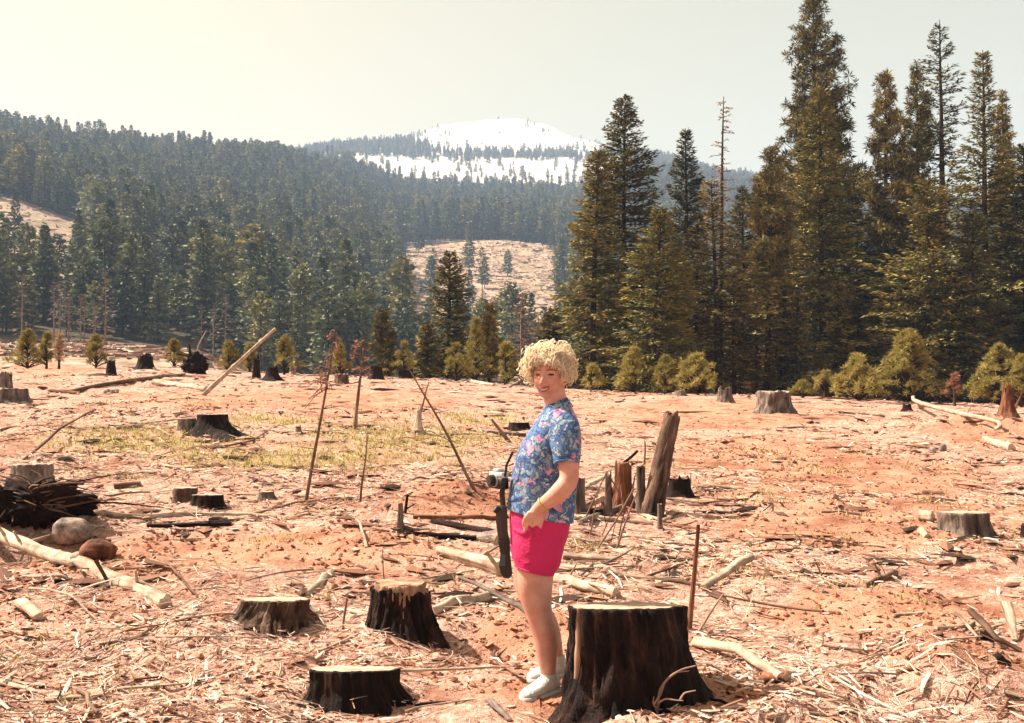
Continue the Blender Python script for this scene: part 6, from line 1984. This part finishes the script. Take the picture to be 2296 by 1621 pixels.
# ------------------------------------------------------------------ camera and its open case hanging before the belly
def bevel_box(mb, c, hx, hy, hz, yaw=0.0, bv=0.2, mi=0):
    th = []
    pts = []
    for sz in (-1, 1):
        for inset in ((1, 0) if sz < 0 else (0, 1)):
            e = bv * min(hx, hy, hz) * inset; z = sz * (hz - (0 if inset else bv * min(hx, hy, hz)))
            k = bv * min(hx, hy, hz)
            ring_ = [(-hx + e, -hy + e + k), (-hx + e + k, -hy + e), (hx - e - k, -hy + e), (hx - e, -hy + e + k), (hx - e, hy - e - k), (hx - e - k, hy - e), (-hx + e + k, hy - e), (-hx + e, hy - e - k)]
            pts.append([(x * math.cos(yaw) - y * math.sin(yaw), x * math.sin(yaw) + y * math.cos(yaw), z) for x, y in ring_])
    V = np.array(pts).reshape(-1, 3) + np.asarray(c)
    q = [[l * 8 + j, l * 8 + (j + 1) % 8, (l + 1) * 8 + (j + 1) % 8, (l + 1) * 8 + j] for l in range(3) for j in range(8)]
    mb.add(V, (np.array(q), np.array([list(range(7, -1, -1)), list(range(24, 32))])), None, 0.5, mi)


cp = WB + w(1118, 1076, -0.02)
camt = thing("camera", 'silver topped camera with a black lens hanging at the belly of the woman', "camera", cp)
yw = math.radians(62)
ex = np.array([math.cos(yw), math.sin(yw), 0]); ey = np.array([-math.sin(yw), math.cos(yw), 0])   # ey: away from the lens side
LF = -np.array([math.sin(math.radians(60)), math.cos(math.radians(60)), 0.1])
cyaw = math.radians(-60) + math.pi
ex = np.array([math.cos(math.radians(-60)), math.sin(math.radians(-60)), 0.0])   # along the body
fy = np.array([-math.sin(math.radians(60)), -math.cos(math.radians(60)) * 1.0, 0.0])
mb = MB(); bevel_box(mb, (0, 0, -0.012), 0.062, 0.020, 0.026, math.radians(-60)); mb.build("body", M['black'], camt)
mb = MB(); bevel_box(mb, (0, 0, 0.026), 0.061, 0.019, 0.013, math.radians(-60)); bevel_box(mb, (0, 0, 0.046), 0.022, 0.018, 0.010, math.radians(-60), 0.4); mb.build("top_plate", M['silver'], camt)
fdir = np.array([-math.cos(math.radians(30)), -math.sin(math.radians(30)), 0.0])
mb = MB(); tube(mb, [fdir * 0.018, fdir * 0.030, fdir * 0.050], [0.028, 0.027, 0.025], 20); mb.build("lens", M['black'], camt)
mb = MB(); tube(mb, [fdir * 0.0505, fdir * 0.053], [0.021, 0.020], 20); mb.build("lens_glass", M['lens'], camt)
mb = MB(); tube(mb, [fdir * 0.020, fdir * 0.027], [0.0305, 0.0305], 20); mb.build("lens_ring", M['silver'], camt)
mb = MB(); tube(mb, [ex * 0.06 + [0, 0, 0.02], w(1136, 1040, -0.10) - w(1118, 1076, -0.02), w(1150, 1010, -0.1) - w(1118, 1076, -0.02)], 0.006, 6, flat=0.4); mb.build("strap", M['black'], camt)

cb = WB + w(1128, 1108, -0.02)
case = thing("camera_case", 'long black open leather case hanging below the camera in front of the pink shorts', "camera case", cb)


def cpnt(u, v, dy=0.0):
    return w(u, v, -0.02 + dy) - w(1128, 1108, -0.02)


def slab(name, rows, th_, mat, par):
    V = []
    for (uL, uR, v, dy) in rows:
        a = cpnt(uL, v, dy); b = cpnt(uR, v, dy - 0.015); m_ = (a + b) / 2
        V += [a + [0, -th_ * .5, 0], m_ + [0, -th_, 0], b + [0, -th_ * .5, 0], b + [0, th_ * .5, 0], m_ + [0, th_, 0], a + [0, th_ * .5, 0]]
    n = len(rows); i = np.arange(n - 1)[:, None] * 6; j = np.arange(6)[None]; k = (j + 1) % 6
    q = np.stack([i + j, i + k, i + 6 + k, i + 6 + j], -1).reshape(-1, 4)
    mb = MB(); mb.add(np.array(V), (q, np.array([[5, 4, 3, 2, 1, 0], [6 * n - 6 + x for x in range(6)]]))); return mb.build(name, M[mat], par, False)


slab("strap", [(1122, 1133, 1082, 0), (1120, 1132, 1108, 0), (1122, 1134, 1132, 0), (1128, 1140, 1160, 0)], 0.006, 'black', case)
slab("flap", [(1118, 1136, 1132, -0.012), (1112, 1138, 1148, -0.016), (1112, 1138, 1166, -0.018), (1116, 1139, 1196, -0.018), (1119, 1140, 1206, -0.016)], 0.010, 'brownleather', case)
slab("pouch", [(1119, 1138, 1190, 0.0), (1117, 1143, 1212, -0.006), (1122, 1144, 1240, 0.004), (1119, 1147, 1266, -0.004), (1123, 1149, 1284, 0.0), (1129, 1143, 1293, 0.0)], 0.014, 'black', case)
mb = MB(); tube(mb, [cpnt(1108, 1146, -0.02), cpnt(1116, 1136, -0.02), cpnt(1124, 1140, -0.02)], [0.008, 0.014, 0.01], 8); mb.build("buckle", M['black'], case)
